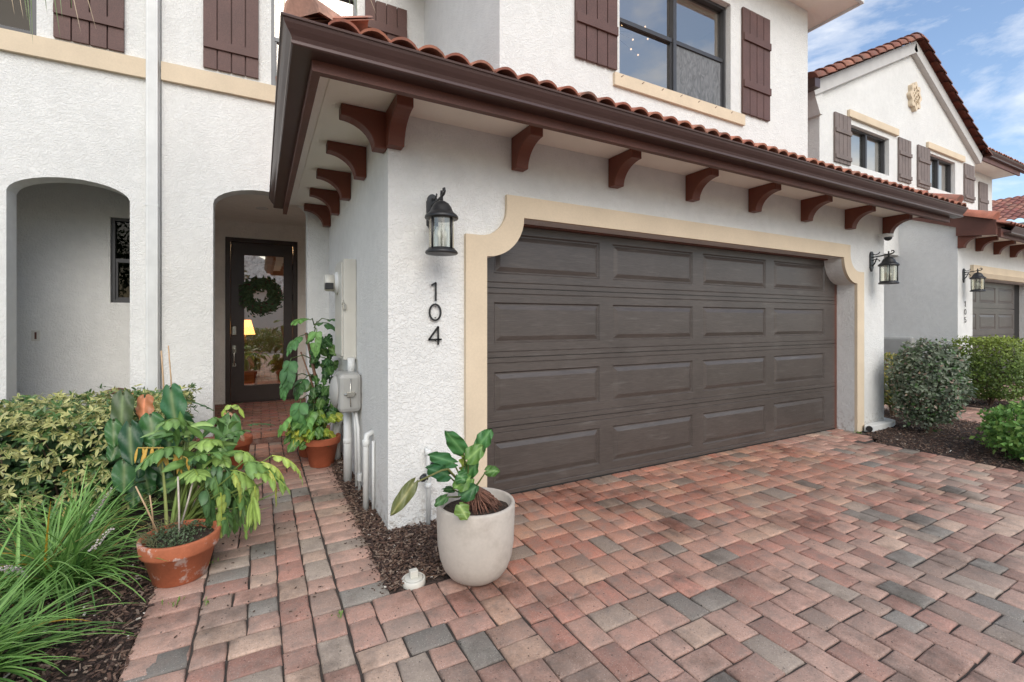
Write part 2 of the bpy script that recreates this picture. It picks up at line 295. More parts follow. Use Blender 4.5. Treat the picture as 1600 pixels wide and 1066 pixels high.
def pack(mb,x0,x1,y0,y1,z,inside,U=.065,g=.0034):
    """skyline packing of 2x2, 2x3 and 3x2 stones"""
    nx=int(round((x1-x0)/U)); top=[0]*nx; ny=int(round((y1-y0)/U))
    while min(top)<ny:
        m=min(top); i=top.index(m); j=i
        while j<nx and top[j]==m: j+=1
        g_=j-i
        while g_>0:
            opts=[w_ for w_ in (2,3) if g_-w_!=1 and g_-w_>=0]
            if not opts: w_=g_
            else: w_=rnd.choice(opts)
            mh=ny-m
            h_=2 if w_==3 and rnd.random()<.85 else rnd.choice((2,3,3)) if w_<3 else 3
            if w_==3 and h_==3 and rnd.random()<.7: h_=2
            h_=min(h_,mh)
            if mh-h_==1: h_=mh if mh<4 else h_-1
            paver(mb,x0+i*U,x0+(i+w_)*U,y0+m*U,y0+(m+h_)*U,z,inside,g=g)
            for k in range(i,i+w_): top[k]=m+h_
            i+=w_; g_-=w_
def poly_in(poly):
    def f(x,y):
        c=False; n=len(poly)
        for i in range(n):
            (xa,ya),(xb,yb)=poly[i],poly[(i+1)%n]
            if (ya>y)!=(yb>y) and x<(xb-xa)*(y-ya)/(yb-ya)+xa: c=not c
        return c
    return f
def sheet(mb,poly,z,mi=0):
    b=len(mb.v); mb.v+=[(x,y,z) for x,y in poly]; mb.face(range(b,b+len(poly)),(1,1,1),mi)
g=MB(); sheet(g,[(-60,-60),(80,-60),(80,80),(-60,80)],-.075); tag(P('ground',g,mat('pale_paved_ground',(.40,.35,.30),.9,n1=.15,s1=2,n2=.15,s2=30,bump=.4,bs=40),thing('tmp','x','x')),kind='structure')  # far ground toned pale to bounce fill light into soffit and porch
bpy.data.objects['ground'].parent=None; bpy.data.objects.remove(bpy.data.objects['tmp'])
def struct(name,mb,m,kind='structure'): return tag(mb.build(name,m),kind=kind)
# driveway
dw=MB()
pack(dw,-.25,.335,2.29-58*.065,2.29,0,None)
pack(dw,.338,5.798,2.29-58*.065,2.29,0,None)
pack(dw,.95,6.38,2.29,3.22,0,poly_in([(.95,2.29),(5.78,2.29),(5.78,2.62),(6.34,2.86),(6.36,3.25),(1.39,3.25),(1.39,2.93),(1.1,2.72),(.95,2.72)]))
y=-1.5                                             # soldier courses at both edges
while y<2.2: paver(dw,-.475,-.253,y,y+.142,0); y+=.142
y=-1.5
while y<2.55: paver(dw,5.79,6.0,y,y+.142,0); y+=.142
sheet(dw,[(-.47,-1.5),(6.0,-1.5),(6.0,2.6),(6.45,2.84),(6.4,3.25),(1.3,3.25),(1.3,2.97),(.9,2.75),(.9,2.31),(-.47,2.31)],-.011,1)
struct('driveway',dw,[M['paver'],M['sand']])
# walkway to the porch
wk=MB(); pack(wk,-.25,.335,2.29,5.78,0.0,None)
y=2.2
while y<5.7:
    paver(wk,-.475,-.253,y,y+.142,0)
    paver(wk,.339,.565+.012*(y-2.2),y+.093,y+.235,0)
    y+=.142
sheet(wk,[(-.47,2.31),(.55,2.31),(.6,5.8),(-.47,5.8)],-.011,1)
struct('walkway',wk,[M['paver'],M['sand']])
# porch floor (one step up, small clay bricks)
pf=MB(); 
x=-.8
while x<1.0:
    paver(pf,x,x+.2,5.76,5.87,.115,h=.05,col=(.36*rnd.uniform(.8,1.15),.13,.08)); paver(pf,x,x+.2,5.762,5.80,.06,h=.06,col=(.15,.08,.06)); x+=.2
yy=5.87;k=0
while yy<8.1:
    x=-.9-(k%2)*.1
    while x<1.1: paver(pf,x,x+.2,yy,yy+.1,.115,h=.04,col=(.27*rnd.uniform(.8,1.25),.115*rnd.uniform(.85,1.2),.085)); x+=.2
    yy+=.1;k+=1
pf.box(-.9,1.1,5.79,8.3,-.05,.108,mi=1)
struct('porch_floor',pf,[M['paver'],M['sand']])
# neighbour's paving
nb=MB(); NP=[(8.35,-1.5),(8.35,5.5),(9.8,5.5),(9.8,2.5),(10.9,2.5),(11.2,3.75),(16.5,3.75),(16.5,-1.5)]
inN=poly_in(NP); pack(nb,8.35,16.5,.6,5.0,.0,inN,U=.065)
sheet(nb,NP,-.011,1); struct('neighbour_driveway',nb,[M['paver'],M['sand']])
st=MB(); sheet(st,[(-60,-12),(80,-12),(80,-6),(-60,-6)],-.06); struct('street',st,mat('asphalt',(.16,.155,.15),.9,n1=.2,s1=3,n2=.3,s2=90,bump=.6,bs=120))
for nm,pl in (('front_pavement',[(-60,-5.9),(80,-5.9),(80,-4.6),(-60,-4.6)]),('approach',[(-3,-4.6),(17,-4.6),(17,-1.5),(-3,-1.5)])):
    q=MB(); sheet(q,pl,-.02); struct(nm,q,mat(nm+'_surface',(.36,.24,.19) if nm=='approach' else (.42,.40,.37),.9,n1=.2,s1=6,n2=.2,s2=50,bump=.4,bs=60))
# --- mulch beds
def bed(name,poly,z0=-.012,step=.045,amp=.018):
    mb=MB(); ins=poly_in(poly); xs=[p[0] for p in poly]; ys=[p[1] for p in poly]
    nx=int((max(xs)-min(xs))/step)+1; ny=int((max(ys)-min(ys))/step)+1; idx={}
    for i in range(nx+1):
        for j in range(ny+1):
            x=min(xs)+i*step; y=min(ys)+j*step
            if ins(x,y):
                idx[i,j]=len(mb.v); mb.v.append((x,y,z0+amp*noise.noise(Vector((x*3,y*3,0)))+amp*.6*noise.noise(Vector((x*14,y*14,5)))))
    for (i,j) in list(idx):
        q=[(i,j),(i+1,j),(i+1,j+1),(i,j+1)]
        if all(k in idx for k in q): mb.face([idx[k] for k in q],(1,1,1),0,True)
    return struct(name,mb,M['mulchbase'])
BL=[(-9,-1.5),(-.46,-1.5),(-.46,5.9),(-9,5.9)]
BM=[(.50,2.24),(.99,2.24),(1.0,2.74),(1.4,2.93),(1.4,3.0),(.74,3.0),(.74,5.9),(.58,5.9)]
BR=[(5.99,-1.5),(8.36,-1.5),(8.36,7),(6.9,7),(6.9,3.0),(6.4,2.9),(5.99,2.58)]
BQ=[(9.8,2.48),(10.9,2.48),(11.2,3.4),(10.7,3.4),(10.7,6),(9.8,6)]
bed('planting_bed',BL,-.02,.06); bed('wall_planting_bed',BM,-.006,.03,.010); bed('side_planting_bed',BR,-.004,.07,.012); bed('neighbour_planting_bed',BQ,.0,.06,.01)
ch=MB()
def chips(poly,n,box,z=0,pal=((.10,.055,.038),(.065,.038,.028),(.16,.10,.07),(.05,.03,.024),(.22,.16,.12))):
    ins=poly_in(poly); k=0
    while k<n:
        x=rnd.uniform(box[0],box[1]); y=rnd.uniform(box[2],box[3])
        if not ins(x,y): 
            k+=.3; continue
        k+=1; l=rnd.uniform(.004,.019); w_=rnd.uniform(.0015,.005); a=rnd.uniform(0,math.pi); t=rnd.uniform(-.5,.5)
        c=rnd.choice(pal); 
        if rnd.random()<.012: c=(.6,.55,.48)
        m=Matrix.Translation((x,y,z+rnd.uniform(0,.016)))@Matrix.Rotation(a,4,'Z')@Matrix.Rotation(t,4,'Y')@Matrix.Rotation(rnd.uniform(-.6,.6),4,'X')
        ch.box(-l,l,-w_,w_,-.0018,.0018,col=c,mtx=m)
chips(BL,9000,(-1.7,-.46,1.2,3.6),-.008); chips([(.55,2.3),(.96,2.3)]+BM[2:],9000,(.53,1.4,2.3,5.8),.006); chips(BR,9000,(5.99,8.36,1.0,4.0),.004); chips(BQ,1500,(9.8,11.2,2.48,3.6),.006)
# loose crumbs where the mulch has spilled over the stones
for _ in range(420):
    e=rnd.random(); y=rnd.uniform(2.3,5.4); x=.555+.012*(y-2.2)-abs(rnd.gauss(0,.035)) if e<.55 else rnd.uniform(-.47,.55)
    m=Matrix.Translation((x,y,.004))@Matrix.Rotation(rnd.uniform(0,3.1),4,'Z'); l=rnd.uniform(.002,.008)
    ch.box(-l,l,-.0025,.0025,-.001,.002,col=(.08,.05,.035),mtx=m)
tag(ch.build('mulch_chips',M['chip']),kind='stuff')
# small weeds in the joints
wd=MB()
for (x,y,n) in ((-.37,2.70,14),(.32,2.22,7),(-.245,3.05,9),(6.3,2.9,26),(-.245,2.62,5),(7.0,2.2,18),(7.5,1.9,22),(7.3,2.5,20)):
    for _ in range(n):
        p=Vector((x+rnd.gauss(0,.018),y+rnd.gauss(0,.018),0)); a=rnd.uniform(0,6.28); d=Vector((math.cos(a),math.sin(a),0)); l=rnd.uniform(.006,.017); u=Vector((0,0,rnd.uniform(.005,.03)))
        s_=d.cross(Vector((0,0,1)))*l*.3
        wd.quad([p,p+d*l*.5+s_+u*.7,p+d*l+u,p+d*l*.5-s_+u*.7],(.16,.26,.05))
tag(wd.build('small_weeds',M['bushleaf']),kind='stuff')

# ================================================================== OUR TOWNHOUSE
house=thing('townhouse','white stucco townhouse with wide brown garage door, tiled eave and the number 104','townhouse',(3.9,2.965,0))
YW=2.965; YT=2.944; XL=.71; XR=7.077; SOF=2.68
OPEN=[(1.392,-.1),(1.392,1.80)]+arc(1.392,2.10,.30,.30,-90,0)[1:]+[(6.051,2.10)]+arc(6.351,2.10,.30,.30,180,270)[1:]+[(6.351,-.1)]
mb=MB(); mb.prism([(XL,-.1)]+OPEN+[(XR,-.1),(XR,SOF),(XL,SOF)],YW,YW+.19,'y')
mb.box(XL,XL+.15,YW+.19,5.87,-.1,SOF); mb.box(XR-.15,XR,YW+.19,6.6,-.1,SOF)
mb.box(XL+.15,1.34,3.16,3.3,-.1,SOF); mb.box(6.30,XR-.15,3.16,3.3,-.1,SOF); mb.box(1.34,6.30,3.20,3.3,2.13,SOF)
garage=P('garage_wall',mb,M['stucco'],house)
# brick-mould trim with scooped corners
outer=[(1.232,0.0),(1.232,1.945),(1.34,1.945)]+arc(1.34,2.155,.21,.21,-90,0)[1:]+[(1.55,2.254),(6.193,2.254)]+[(6.193,2.155)]+arc(6.403,2.155,.21,.21,180,270)[1:]+[(6.511,1.945),(6.511,0)]
inner=[(1.392,0),(1.392,1.80)]+arc(1.392,2.10,.30,.30,-90,0)[1:]+arc(6.351,2.10,.30,.30,180,270)+[(6.351,0)]
mb=MB(); mb.prism(outer+inner[::-1],YT-.012,YW-.001,'y'); P('door_trim',mb,M['beige'],house)
# garage door
gd=MB(); X0,X1=1.33,6.29; YD=3.1565
def strip(x0,x1,z0,z1,y=YD): gd.quad([(x0,y,z0),(x1,y,z0),(x1,y,z1),(x0,y,z1)])
pxs=[(1.556+1.1637*k,1.556+1.1637*k+1.02) for k in range(4)]
for k in range(4):
    zb=k*.533; z0=zb+.1087; z1=z0+.3144
    zl=[zb+.005,zb+.041]; zu=[zb+.49,zb+.528]
    def groove(z,d=.005,h=.005):
        gd.quad([(X0,YD,z-h),(X1,YD,z-h),(X1,YD+d,z),(X0,YD+d,z)]); gd.quad([(X0,YD+d,z),(X1,YD+d,z),(X1,YD,z+h),(X0,YD,z+h)])
    groove(zb+.043); strip(X0,X1,zb+.004,zb+.038); strip(X0,X1,zb+.048,z0)
    groove(zb+.490); strip(X0,X1,z1,zb+.485); strip(X0,X1,zb+.495,zb+.529)
    gd.quad([(X0,YD+.012,zb+.529),(X1,YD+.012,zb+.529),(X1,YD+.012,zb+.537),(X0,YD+.012,zb+.537)])
    gd.quad([(X0,YD,zb+.529),(X1,YD,zb+.529),(X1,YD+.012,zb+.531),(X0,YD+.012,zb+.531)]); gd.quad([(X0,YD+.012,zb+.535),(X1,YD+.012,zb+.535),(X1,YD,zb+.537),(X0,YD,zb+.537)])
    xs=[X0]+[v for p in pxs for v in p]+[X1]
    for i in range(0,10,2): strip(xs[i],xs[i+1],z0,z1)
    for (a,b) in pxs:
        rg=[(0,0),(.011,.013),(.019,.013),(.054,.0)]
        for (o0,d0),(o1,d1) in zip(rg,rg[1:]):
            A=[(a+o0,YD+d0,z0+o0),(b-o0,YD+d0,z0+o0),(b-o0,YD+d0,z1-o0),(a+o0,YD+d0,z1-o0)]
            B=[(a+o1,YD+d1,z0+o1),(b-o1,YD+d1,z0+o1),(b-o1,YD+d1,z1-o1),(a+o1,YD+d1,z1-o1)]
            for i in range(4): gd.quad([A[i],A[(i+1)%4],B[(i+1)%4],B[i]])
        strip(a+.054,b-.054,z0+.054,z1-.054,YD)
gd.box(X0,X1,YD+.014,YD+.04,0.01,2.14)
door=P('garage_door',gd,M['door'],house)
mb=MB(); mb.box(X0,X1,YD-.004,YD+.03,.0,.012); P('bottom_seal',mb,M['dark'],door)
mb=MB(); mb.box(6.292,6.345,3.158,3.175,0,2.1); mb.box(1.36,6.35,3.159,3.178,2.094,2.14); mb.box(1.36,6.35,YD-.045,YD-.004,2.085,2.099); P('door_frame',mb,M['fascia'],door)
# corbels
def corbel_mb():
    m=MB(); pf_=[(0,0),(.28,0),(.28,-.07)]+[(.28-.2*math.cos(R(90-9*i)),-.235+.165*math.sin(R(90-9*i))) for i in range(1,11)]+[(0,-.235)]
    return m.prism([(-u,z) for u,z in pf_],0,.1,'x')
cm=corbel_mb().build('corbel',M['corbel'],bevel=.006)
def corbels(parent,items,first=[True]):
    for (x,y,z,rz,wd_) in items:
        o=cm if first[0] else cm.copy()
        if not first[0]: C.objects.link(o)
        first[0]=False; o.parent=parent; o.location=Vector((x,y,z))-parent.location; o.rotation_euler=(0,0,rz); o.scale=(wd_,1,1)
corbels(house,[(.695+.905*i,YW-.001,SOF-.002,0,1) for i in range(8)]+[(XL-.001,yy,SOF-.002,-math.pi/2,1) for yy in (3.075,3.74,4.44,5.11,5.80)])
# eave: soffit, fascia, gutter swept round the corner
def sweep(prof,x_end,y_end,cap=True,smooth=False):
    m=MB(); secs=[[(x_end,u,z) for u,z in prof],[(u-2.215,u,z) for u,z in prof],[(u-2.215,y_end,z) for u,z in prof]]
    n=len(prof); 
    for s_ in secs: m.v+=s_
    for k in range(2):
        for i in range(n): m.face((k*n+i,k*n+(i+1)%n,(k+1)*n+(i+1)%n,(k+1)*n+i))
    bm=bmesh.new()
    for k in (0,2): 
        m.face(tuple(k*n+i for i in range(n)) if k else tuple(k*n+n-1-i for i in range(n)))
    bm.free(); return m
K=[(2.430,2.613),(2.342,2.613),(2.336,2.618),(2.335,2.630),(2.341,2.636),(2.334,2.652),(2.318,2.672),(2.305,2.692),(2.300,2.706),(2.293,2.708),(2.291,2.716),(2.296,2.721),(2.306,2.720),(2.31,2.704),(2.34,2.662),(2.36,2.64),(2.43,2.64)]
P('gutter',sweep(K,7.53,5.83),M['gutter'],house)
P('fascia',sweep([(2.432,2.70),(2.432,2.560),(2.472,2.560),(2.472,2.70)],7.42,5.86),M['fascia'],house)
mb=MB(); mb.box(.262,7.40,2.475,YW+.02,SOF,SOF+.02); mb.box(.262,XL+.02,YW+.02,5.868,SOF,SOF+.02); mb.box(XR-.02,7.40,YW+.02,6.6,SOF,SOF+.02)
P('soffit',mb,M['soffit'],house)
mb=MB(); mb.box(.33,.345,2.60,5.4,SOF-.004,SOF-.0005); P('soffit_vent',mb,M['soffit'],house)
# right rake board of the garage roof
PIT=.40
mb=MB(); mb.prism([(2.44,2.56),(6.5,2.56+PIT*4.06*.98),(6.5,2.74+PIT*4.06),(2.44,2.74)],7.42,7.46,'x'); P('rake_board',mb,M['fascia'],house)
# tiled roof
TC=[(.42,.16,.095),(.37,.13,.08),(.46,.20,.13),(.33,.115,.075),(.40,.17,.11)]
def tile_field(mb,O,ex,es,en,wid,slen,xmin=None,xmax=None,p=.145,row=.36,amp=.036,th=.013,cols=TC,ns=8):
    O,ex,es,en=map(Vector,(O,ex,es,en)); ex.normalize(); es.normalize(); en.normalize()
    nrow=int(slen/row+.999)
    for j in range(nrow):
        s0=j*row-.02; s1=min((j+1)*row+.04,slen); lo=0 if xmin is None else xmin(j*row+row*.5); hi=wid if xmax is None else xmax(j*row+row*.5)
        t=int(lo/p); 
        while t*p<hi-1e-6:
            c=rnd.choice(cols); k=rnd.uniform(.85,1.15); c=(c[0]*k,c[1]*k,c[2]*k); b=len(mb.v); js=rnd.uniform(-.012,.012)
            for i in range(ns+1):
                x=t*p+p*i/ns; q=max(0,math.sin(math.pi*i/ns)); h=amp*(q**.75)
                for (s_,l) in ((s0+js,.022),(s1,.0)):
                    base=O+ex*x+es*s_
                    mb.v.append(tuple(base+en*(h+l+th))); mb.v.append(tuple(base+en*(h+l)))
            for i in range(ns):
                a=b+i*4; d=a+4
                mb.face((a,d,d+2,a+2),c,0,True); mb.face((a+1,a+3,d+3,d+1),c,0,True); mb.face((a,a+1,d+1,d),c)
            t+=1
def cap_row(mb,A,B,r=.085,l=.36,cols=TC,up=(0,0,1),n=9,endcap=True,full=1.0):
    """half round cap tiles laid end to end from A up to B"""
    A,B,up=Vector(A),Vector(B),Vector(up); D=(B-A).normalized(); S=D.cross(up).normalized(); N=S.cross(D).normalized(); L_=(B-A).length; k=0; s=0
    while s<L_:
        c=rnd.choice(cols); q=rnd.uniform(.9,1.12); c=(c[0]*q,c[1]*q,c[2]*q); e=min(s+l+.05,L_+.02); b=len(mb.v)
        for (ss,rr,lift) in ((s,r*1.08,.018),(e,r*.92,.0)):
            for i in range(n+1):
                a=math.pi*i/n; 
                for th in (0,.014):
                    mb.v.append(tuple(A+D*ss+S*math.cos(a)*(rr-th)*full+N*(math.sin(a)*(rr-th)+lift)))
        m_=2*(n+1)
        for i in range(n):
            a=b+2*i; mb.face((a,a+2,a+2+m_,a+m_),c,0,True); mb.face((a+1,a+1+m_,a+3+m_,a+3),c,0,True); mb.face((a,a+1,a+3,a+2),c)
        if k==0 and endcap:   # mortared end
            mb.v.append(tuple(A+D*(s+.01)+N*.02)); t=len(mb.v)-1
            for i in range(n): mb.face((b+2*i+1,b+2*i+3,t),(c[0]*.8,c[1]*.8,c[2]*.8))
        s+=l; k+=1
ca=1/math.sqrt(1+PIT*PIT); sa=PIT*ca
rf=MB(); ez=2.715
tile_field(rf,(.13,2.345,ez),(1,0,0),(0,ca,sa),(0,-sa,ca),7.36,4.2/ca*.8,xmin=lambda s_:s_*ca)
tile_field(rf,(.13,5.86,ez),(0,-1,0),(ca,0,sa),(-sa,0,ca),3.515,1.8/ca,xmax=lambda s_:3.515-s_*ca)
PK=[(.56,.30,.21),(.52,.26,.18),(.60,.33,.24)]
cap_row(rf,(.17,2.385,ez+.045),(1.95,4.165,ez+.045+PIT*1.78),r=.095,cols=PK)
cap_row(rf,(7.44,2.36,ez+.05),(7.44,5.6,ez+.05+PIT*3.24),r=.09)
roof=P('roof',rf,M['tile'],house)
dk=MB(); dk.prism([(2.40,2.70),(5.9,2.70+PIT*3.5),(5.9,2.701)],1.5,7.40,'y' if 0 else 'x'); dk.prism([(.2,2.70),(1.86,2.70+PIT*1.66),(1.86,2.701)],4.0,5.86,'y'); P('roof_light_block',dk,M['dark'],house)  # dark wedges hidden under the tiles, added to block light and see-through
# upper storey
Y2=3.70; U0,U1=1.88,6.69
mb=MB(); WX0,WX1,WZ0,WZ1=3.28,5.05,3.915,5.22
for a,b,c_,d in ((U0,WX0,2.9,5.9),(WX1,U1,2.9,5.9),(WX0,WX1,2.9,WZ0),(WX0,WX1,WZ1,5.9)): mb.box(a,b,Y2,Y2+.2,c_,d)
mb.box(U0,U0+.2,Y2+.2,6.0,2.9,5.9); mb.box(U1-.2,U1,Y2+.2,7.5,2.9,5.9)
P('upper_wall',mb,M['stucco'],house)
def window(parent,x0,x1,z0,z1,Y,mats,rail=True,mull=True,depth=.07,fw=.035,blinds=False,railz=None):
    m=MB(); Yf=Y+depth; 
    m.box(x0,x0+fw,Yf,Yf+.07,z0,z1); m.box(x1-fw,x1,Yf,Yf+.07,z0,z1); m.box(x0+fw,x1-fw,Yf,Yf+.07,z0,z0+fw); m.box(x0+fw,x1-fw,Yf,Yf+.07,z1-fw,z1)
    xm=(x0+x1)/2; zr=railz or (z0+z1)/2
    if mull: m.box(xm-.025,xm+.025,Yf-.004,Yf+.066,z0+fw,z1-fw)
    o=P('window',m,mats[0],parent)
    halves=((x0+fw,xm-.025),(xm+.025,x1-fw)) if mull else ((x0+fw,x1-fw),)
    if rail:
        m=MB()
        for a,b in halves:
            m.box(a,b,Yf+.012,Yf+.05,zr-.022,zr+.022); m.box(a,a+.022,Yf+.02,Yf+.055,z0+fw,zr-.022); m.box(b-.022,b,Yf+.02,Yf+.055,z0+fw,zr-.022); m.box(a+.022,b-.022,Yf+.02,Yf+.055,z0+fw,z0+fw+.03)
        P('sash',m,mats[0],o)
    m=MB()
    for a,b in halves: m.quad([(a,Yf+.045,z0+fw),(b,Yf+.045,z0+fw),(b,Yf+.045,z1-fw),(a,Yf+.045,z1-fw)])
    P('pane',m,mats[1],o)
    if blinds:
        m=MB(); z=z0+.06
        while z<z1-.04:
            m.quad([(x0+.03,Yf+.09,z),(x1-.03,Yf+.09,z),(x1-.03,Yf+.075,z+.045),(x0+.03,Yf+.075,z+.045)]); z+=.052
        P('blinds',m,M['white_pvc'],o)
    return o
def room(parent,x0,x1,y0,y1,z0,z1,m,name='interior'):
    q=MB(); a=[(x0,y1,z0),(x1,y1,z0),(x1,y1,z1),(x0,y1,z1)]; q.quad(a)
    q.quad([(x0,y0,z0),(x0,y1,z0),(x0,y1,z1),(x0,y0,z1)]); q.quad([(x1,y0,z0),(x1,y0,z1),(x1,y1,z1),(x1,y1,z0)]); q.quad([(x0,y0,z0),(x1,y0,z0),(x1,y1,z0),(x0,y1,z0)]); q.quad([(x0,y0,z1),(x0,y1,z1),(x1,y1,z1),(x1,y0,z1)])
    return P(name,q,m,parent)
M['room']=mat('interior_paint',(.5,.53,.56),.9,n1=.05,s1=2); M['warmroom']=mat('warm_interior_paint',(.6,.45,.32),.8,n1=.2,s1=2)
wmain=window(house,WX0,WX1,WZ0,WZ1,Y2,(M['frame'],M['glass']),railz=4.56)
room(house,2.5,5.9,3.92,6.6,3.2,5.75,M['room'])
m=MB(); m.box(4.205,5.01,3.80,3.802,3.97,4.535); P('insect_screen',m,mat('woven_screen',(.14,.145,.15),.7,n1=.35,s1=9,dist=3.5,stretch=(1.6,1,.55)),wmain)
m=MB(); m.box(3.19,5.28,Y2-.035,Y2-.001,3.775,3.905)
sillo=P('window_sill',m,M['beige'],house)
for i in range(7):
    m=MB(); m.tube([(3.27+.29*i,Y2-.0365,3.868),(3.30+.29*i,Y2-.0365,3.892)],.0035,5); P('weep_mark',m,M['fascia'],sillo)
def shutter(parent,x0,x1,z0,z1,Y,m_,battens,n=4):
    m=MB(); g_=.010; bw=(x1-x0-g_*(n-1))/n
    for i in range(n): m.box(x0+i*(bw+g_),x0+i*(bw+g_)+bw,Y-.032,Y-.006,z0+rnd.uniform(0,.003),z1,bev=.0025)
    for (a,b) in battens: m.box(x0+.004,x1-.002,Y-.052,Y-.0325,a,b,bev=.0025)
    m.box(x0+.01,x1-.01,Y-.0055,Y-.001,z0+.01,z1-.01)
    return P('shutter',m,m_,parent)
shutter(house,2.70,3.225,3.93,5.24,Y2,M['shutter'],[(4.27,4.36),(4.82,4.91)])
shutter(house,5.245,5.79,3.93,5.24,Y2,M['shutter'],[(4.25,4.34),(4.83,4.92)])
# chandelier seen through the upper window
chn=thing('chandelier','small branched chandelier with lit round bulbs behind the upstairs window glass','chandelier',(3.75,4.6,5.2))
m=MB(); bl=[tuple(at(px,py,yy)) for px,py,yy in ((972,39,4.3),(1008,42,4.7),(989,62,4.5),(1012,61,4.8),(986,77,4.4),(997,86,4.6))]
for p in bl: m.tube([(3.75,4.6,5.0),((3.75+p[0])/2,(4.6+p[1])/2,(5.0+p[2])/2+.05),p],.002,6)
m.tube([(3.75,4.6,4.95),(3.75,4.6,5.75)],.008,6); P('frame',m,M['fascia'],chn)
for i,p in enumerate(bl):
    m=MB(); m.lathe([(.001,p[2]-.012),(.009,p[2]-.008),(.012,p[2]),(.009,p[2]+.008),(.001,p[2]+.012)],p[0],p[1],10); P('bulb',m,M['bulb'],chn)
# upper eave
mb=MB(); mb.prism([(U0-.4,5.66),(7.12,5.66),(7.12,5.70),(U0-.4,5.70)],3.25,7.6,'y'); P('upper_soffit',mb,M['soffit'],house)
mb=MB(); mb.box(7.121,7.15,3.22,7.6,5.63,5.80); mb.box(U0-.4,7.12,3.21,3.249,5.63,5.80); P('upper_fascia',mb,M['white_pvc'],house)
mb=MB(); mb.prism([(U0-.5,5.80),(7.25,5.80),(4.3,7.2)],3.15,7.6,'y'); P('upper_roof',mb,M['tile'],house)
mb=MB(); mb.box(6.70,6.78,4.3,4.38,5.30,5.64,bev=.01); mb.box(6.70,6.98,4.3,4.38,5.52,5.60,bev=.01); P('eave_return',mb,M['white_pvc'],house)
# ---- entry wall with arch, to the left of the garage (our part)
YA=5.87
mb=MB(); arch=[(-.451,-.1),(-.451,2.60)]+arc(.0105,2.60,.4615,.20,180,0,14)[1:]+[(.472,-.1)]
mb.prism([(-.895,-.1)]+arch+[(XL-.001,-.1),(XL-.001,2.679),(1.879,2.9),(1.879,3.96),(-.895,3.96)],YA,YA+.2,'y')
mb.box(-.895,.10,YA,YA+.2,3.96,6.0); mb.box(1.03,1.879,YA,YA+.2,3.96,6.0); mb.box(.10,1.03,YA,YA+.2,5.3,6.0)
P('entry_wall',mb,M['stucco'],house)
mb=MB(); mb.box(-.80,-.62,YA+.2,8.08,-.1,2.85); mb.box(.78,.95,YA+.2,8.08,-.1,2.85); mb.box(-.80,-.47,8.08,8.25,-.1,2.85); mb.box(.51,.95,8.08,8.25,-.1,2.85); mb.box(-.47,.51,8.08,8.25,2.60,2.85); mb.box(-.8,.95,YA+.2,8.25,2.85,2.95)
P('porch_wall',mb,M['stucco_in'],house)
m=MB(); m.lathe([(.055,2.842),(.075,2.842),(.075,2.8495)],.012,7.0,24); P('downlight',m,M['white_pvc'],house)
w2=window(house,.10,1.03,3.985,5.3,YA,(M['frame_grey'],M['glass']),mull=False,depth=.02,railz=4.55)
room(house,-.3,1.5,YA+.21,8.2,3.9,5.6,M['room'])
m=MB(); m.box(-.893,1.6,YA-.045,YA-.001,3.80,3.985); P('belt_course',m,M['beige'],house)
shutter(house,-.537,-.025,4.03,5.32,YA,M['shutter'],[(4.24,4.33),(4.95,5.05)])
shutter(house,1.122,1.64,4.03,5.32,YA,M['shutter'],[(4.24,4.33),(4.95,5.05)])
# front door
fd=MB()
for a,b,c_,d in ((-.468,-.405,.12,2.60),(.445,.508,.12,2.60),(-.405,.445,2.54,2.60)): fd.box(a,b,8.07,8.20,c_,d)
fd.box(-.405,.445,8.07,8.2,.112,.125)
dfr=P('front_door_frame',fd,M['frontdoor'],house)
fd=MB()
for a,b,c_,d in ((-.40,-.235,.13,2.535),(.32,.44,.13,2.535),(-.235,.32,2.36,2.535),(-.235,.32,.13,.36)): fd.box(a,b,8.10,8.15,c_,d)
for a,b,c_,d in ((-.26,-.225,.335,2.385),(.31,.345,.335,2.385),(-.225,.31,2.35,2.385),(-.225,.31,.335,.37)): fd.box(a,b,8.088,8.0995,c_,d)
fdr=P('front_door',fd,M['frontdoor'],house)
m=MB(); m.quad([(-.226,8.12,.36),(.312,8.12,.36),(.312,8.12,2.36),(-.226,8.12,2.36)]); P('glass',m,M['doorglass'],fdr)
m=MB(); m.box(-.378,-.33,8.085,8.0995,.86,.98,bev=.004); m.box(-.378,-.33,8.085,8.0995,.66,.71,bev=.004); m.tube([(-.354,8.085,.93),(-.354,8.04,.92),(-.354,8.035,.8),(-.354,8.04,.70),(-.354,8.085,.685)],.011,8); P('door_handle',m,M['chrome'],fdr)
m=MB(); m.box(-.386,-.324,8.075,8.0995,1.13,1.27,bev=.012); P('keypad_lock',m,M['chrome'],fdr)
for z in (.5,1.72,2.2):
    m=MB(); m.tube([(.437,8.085,z-.05),(.437,8.085,z+.05)],.008,8); P('hinge',m,M['black'],fdr)
room(house,-1.6,1.9,8.26,13.5,.05,2.8,M['warmroom'])
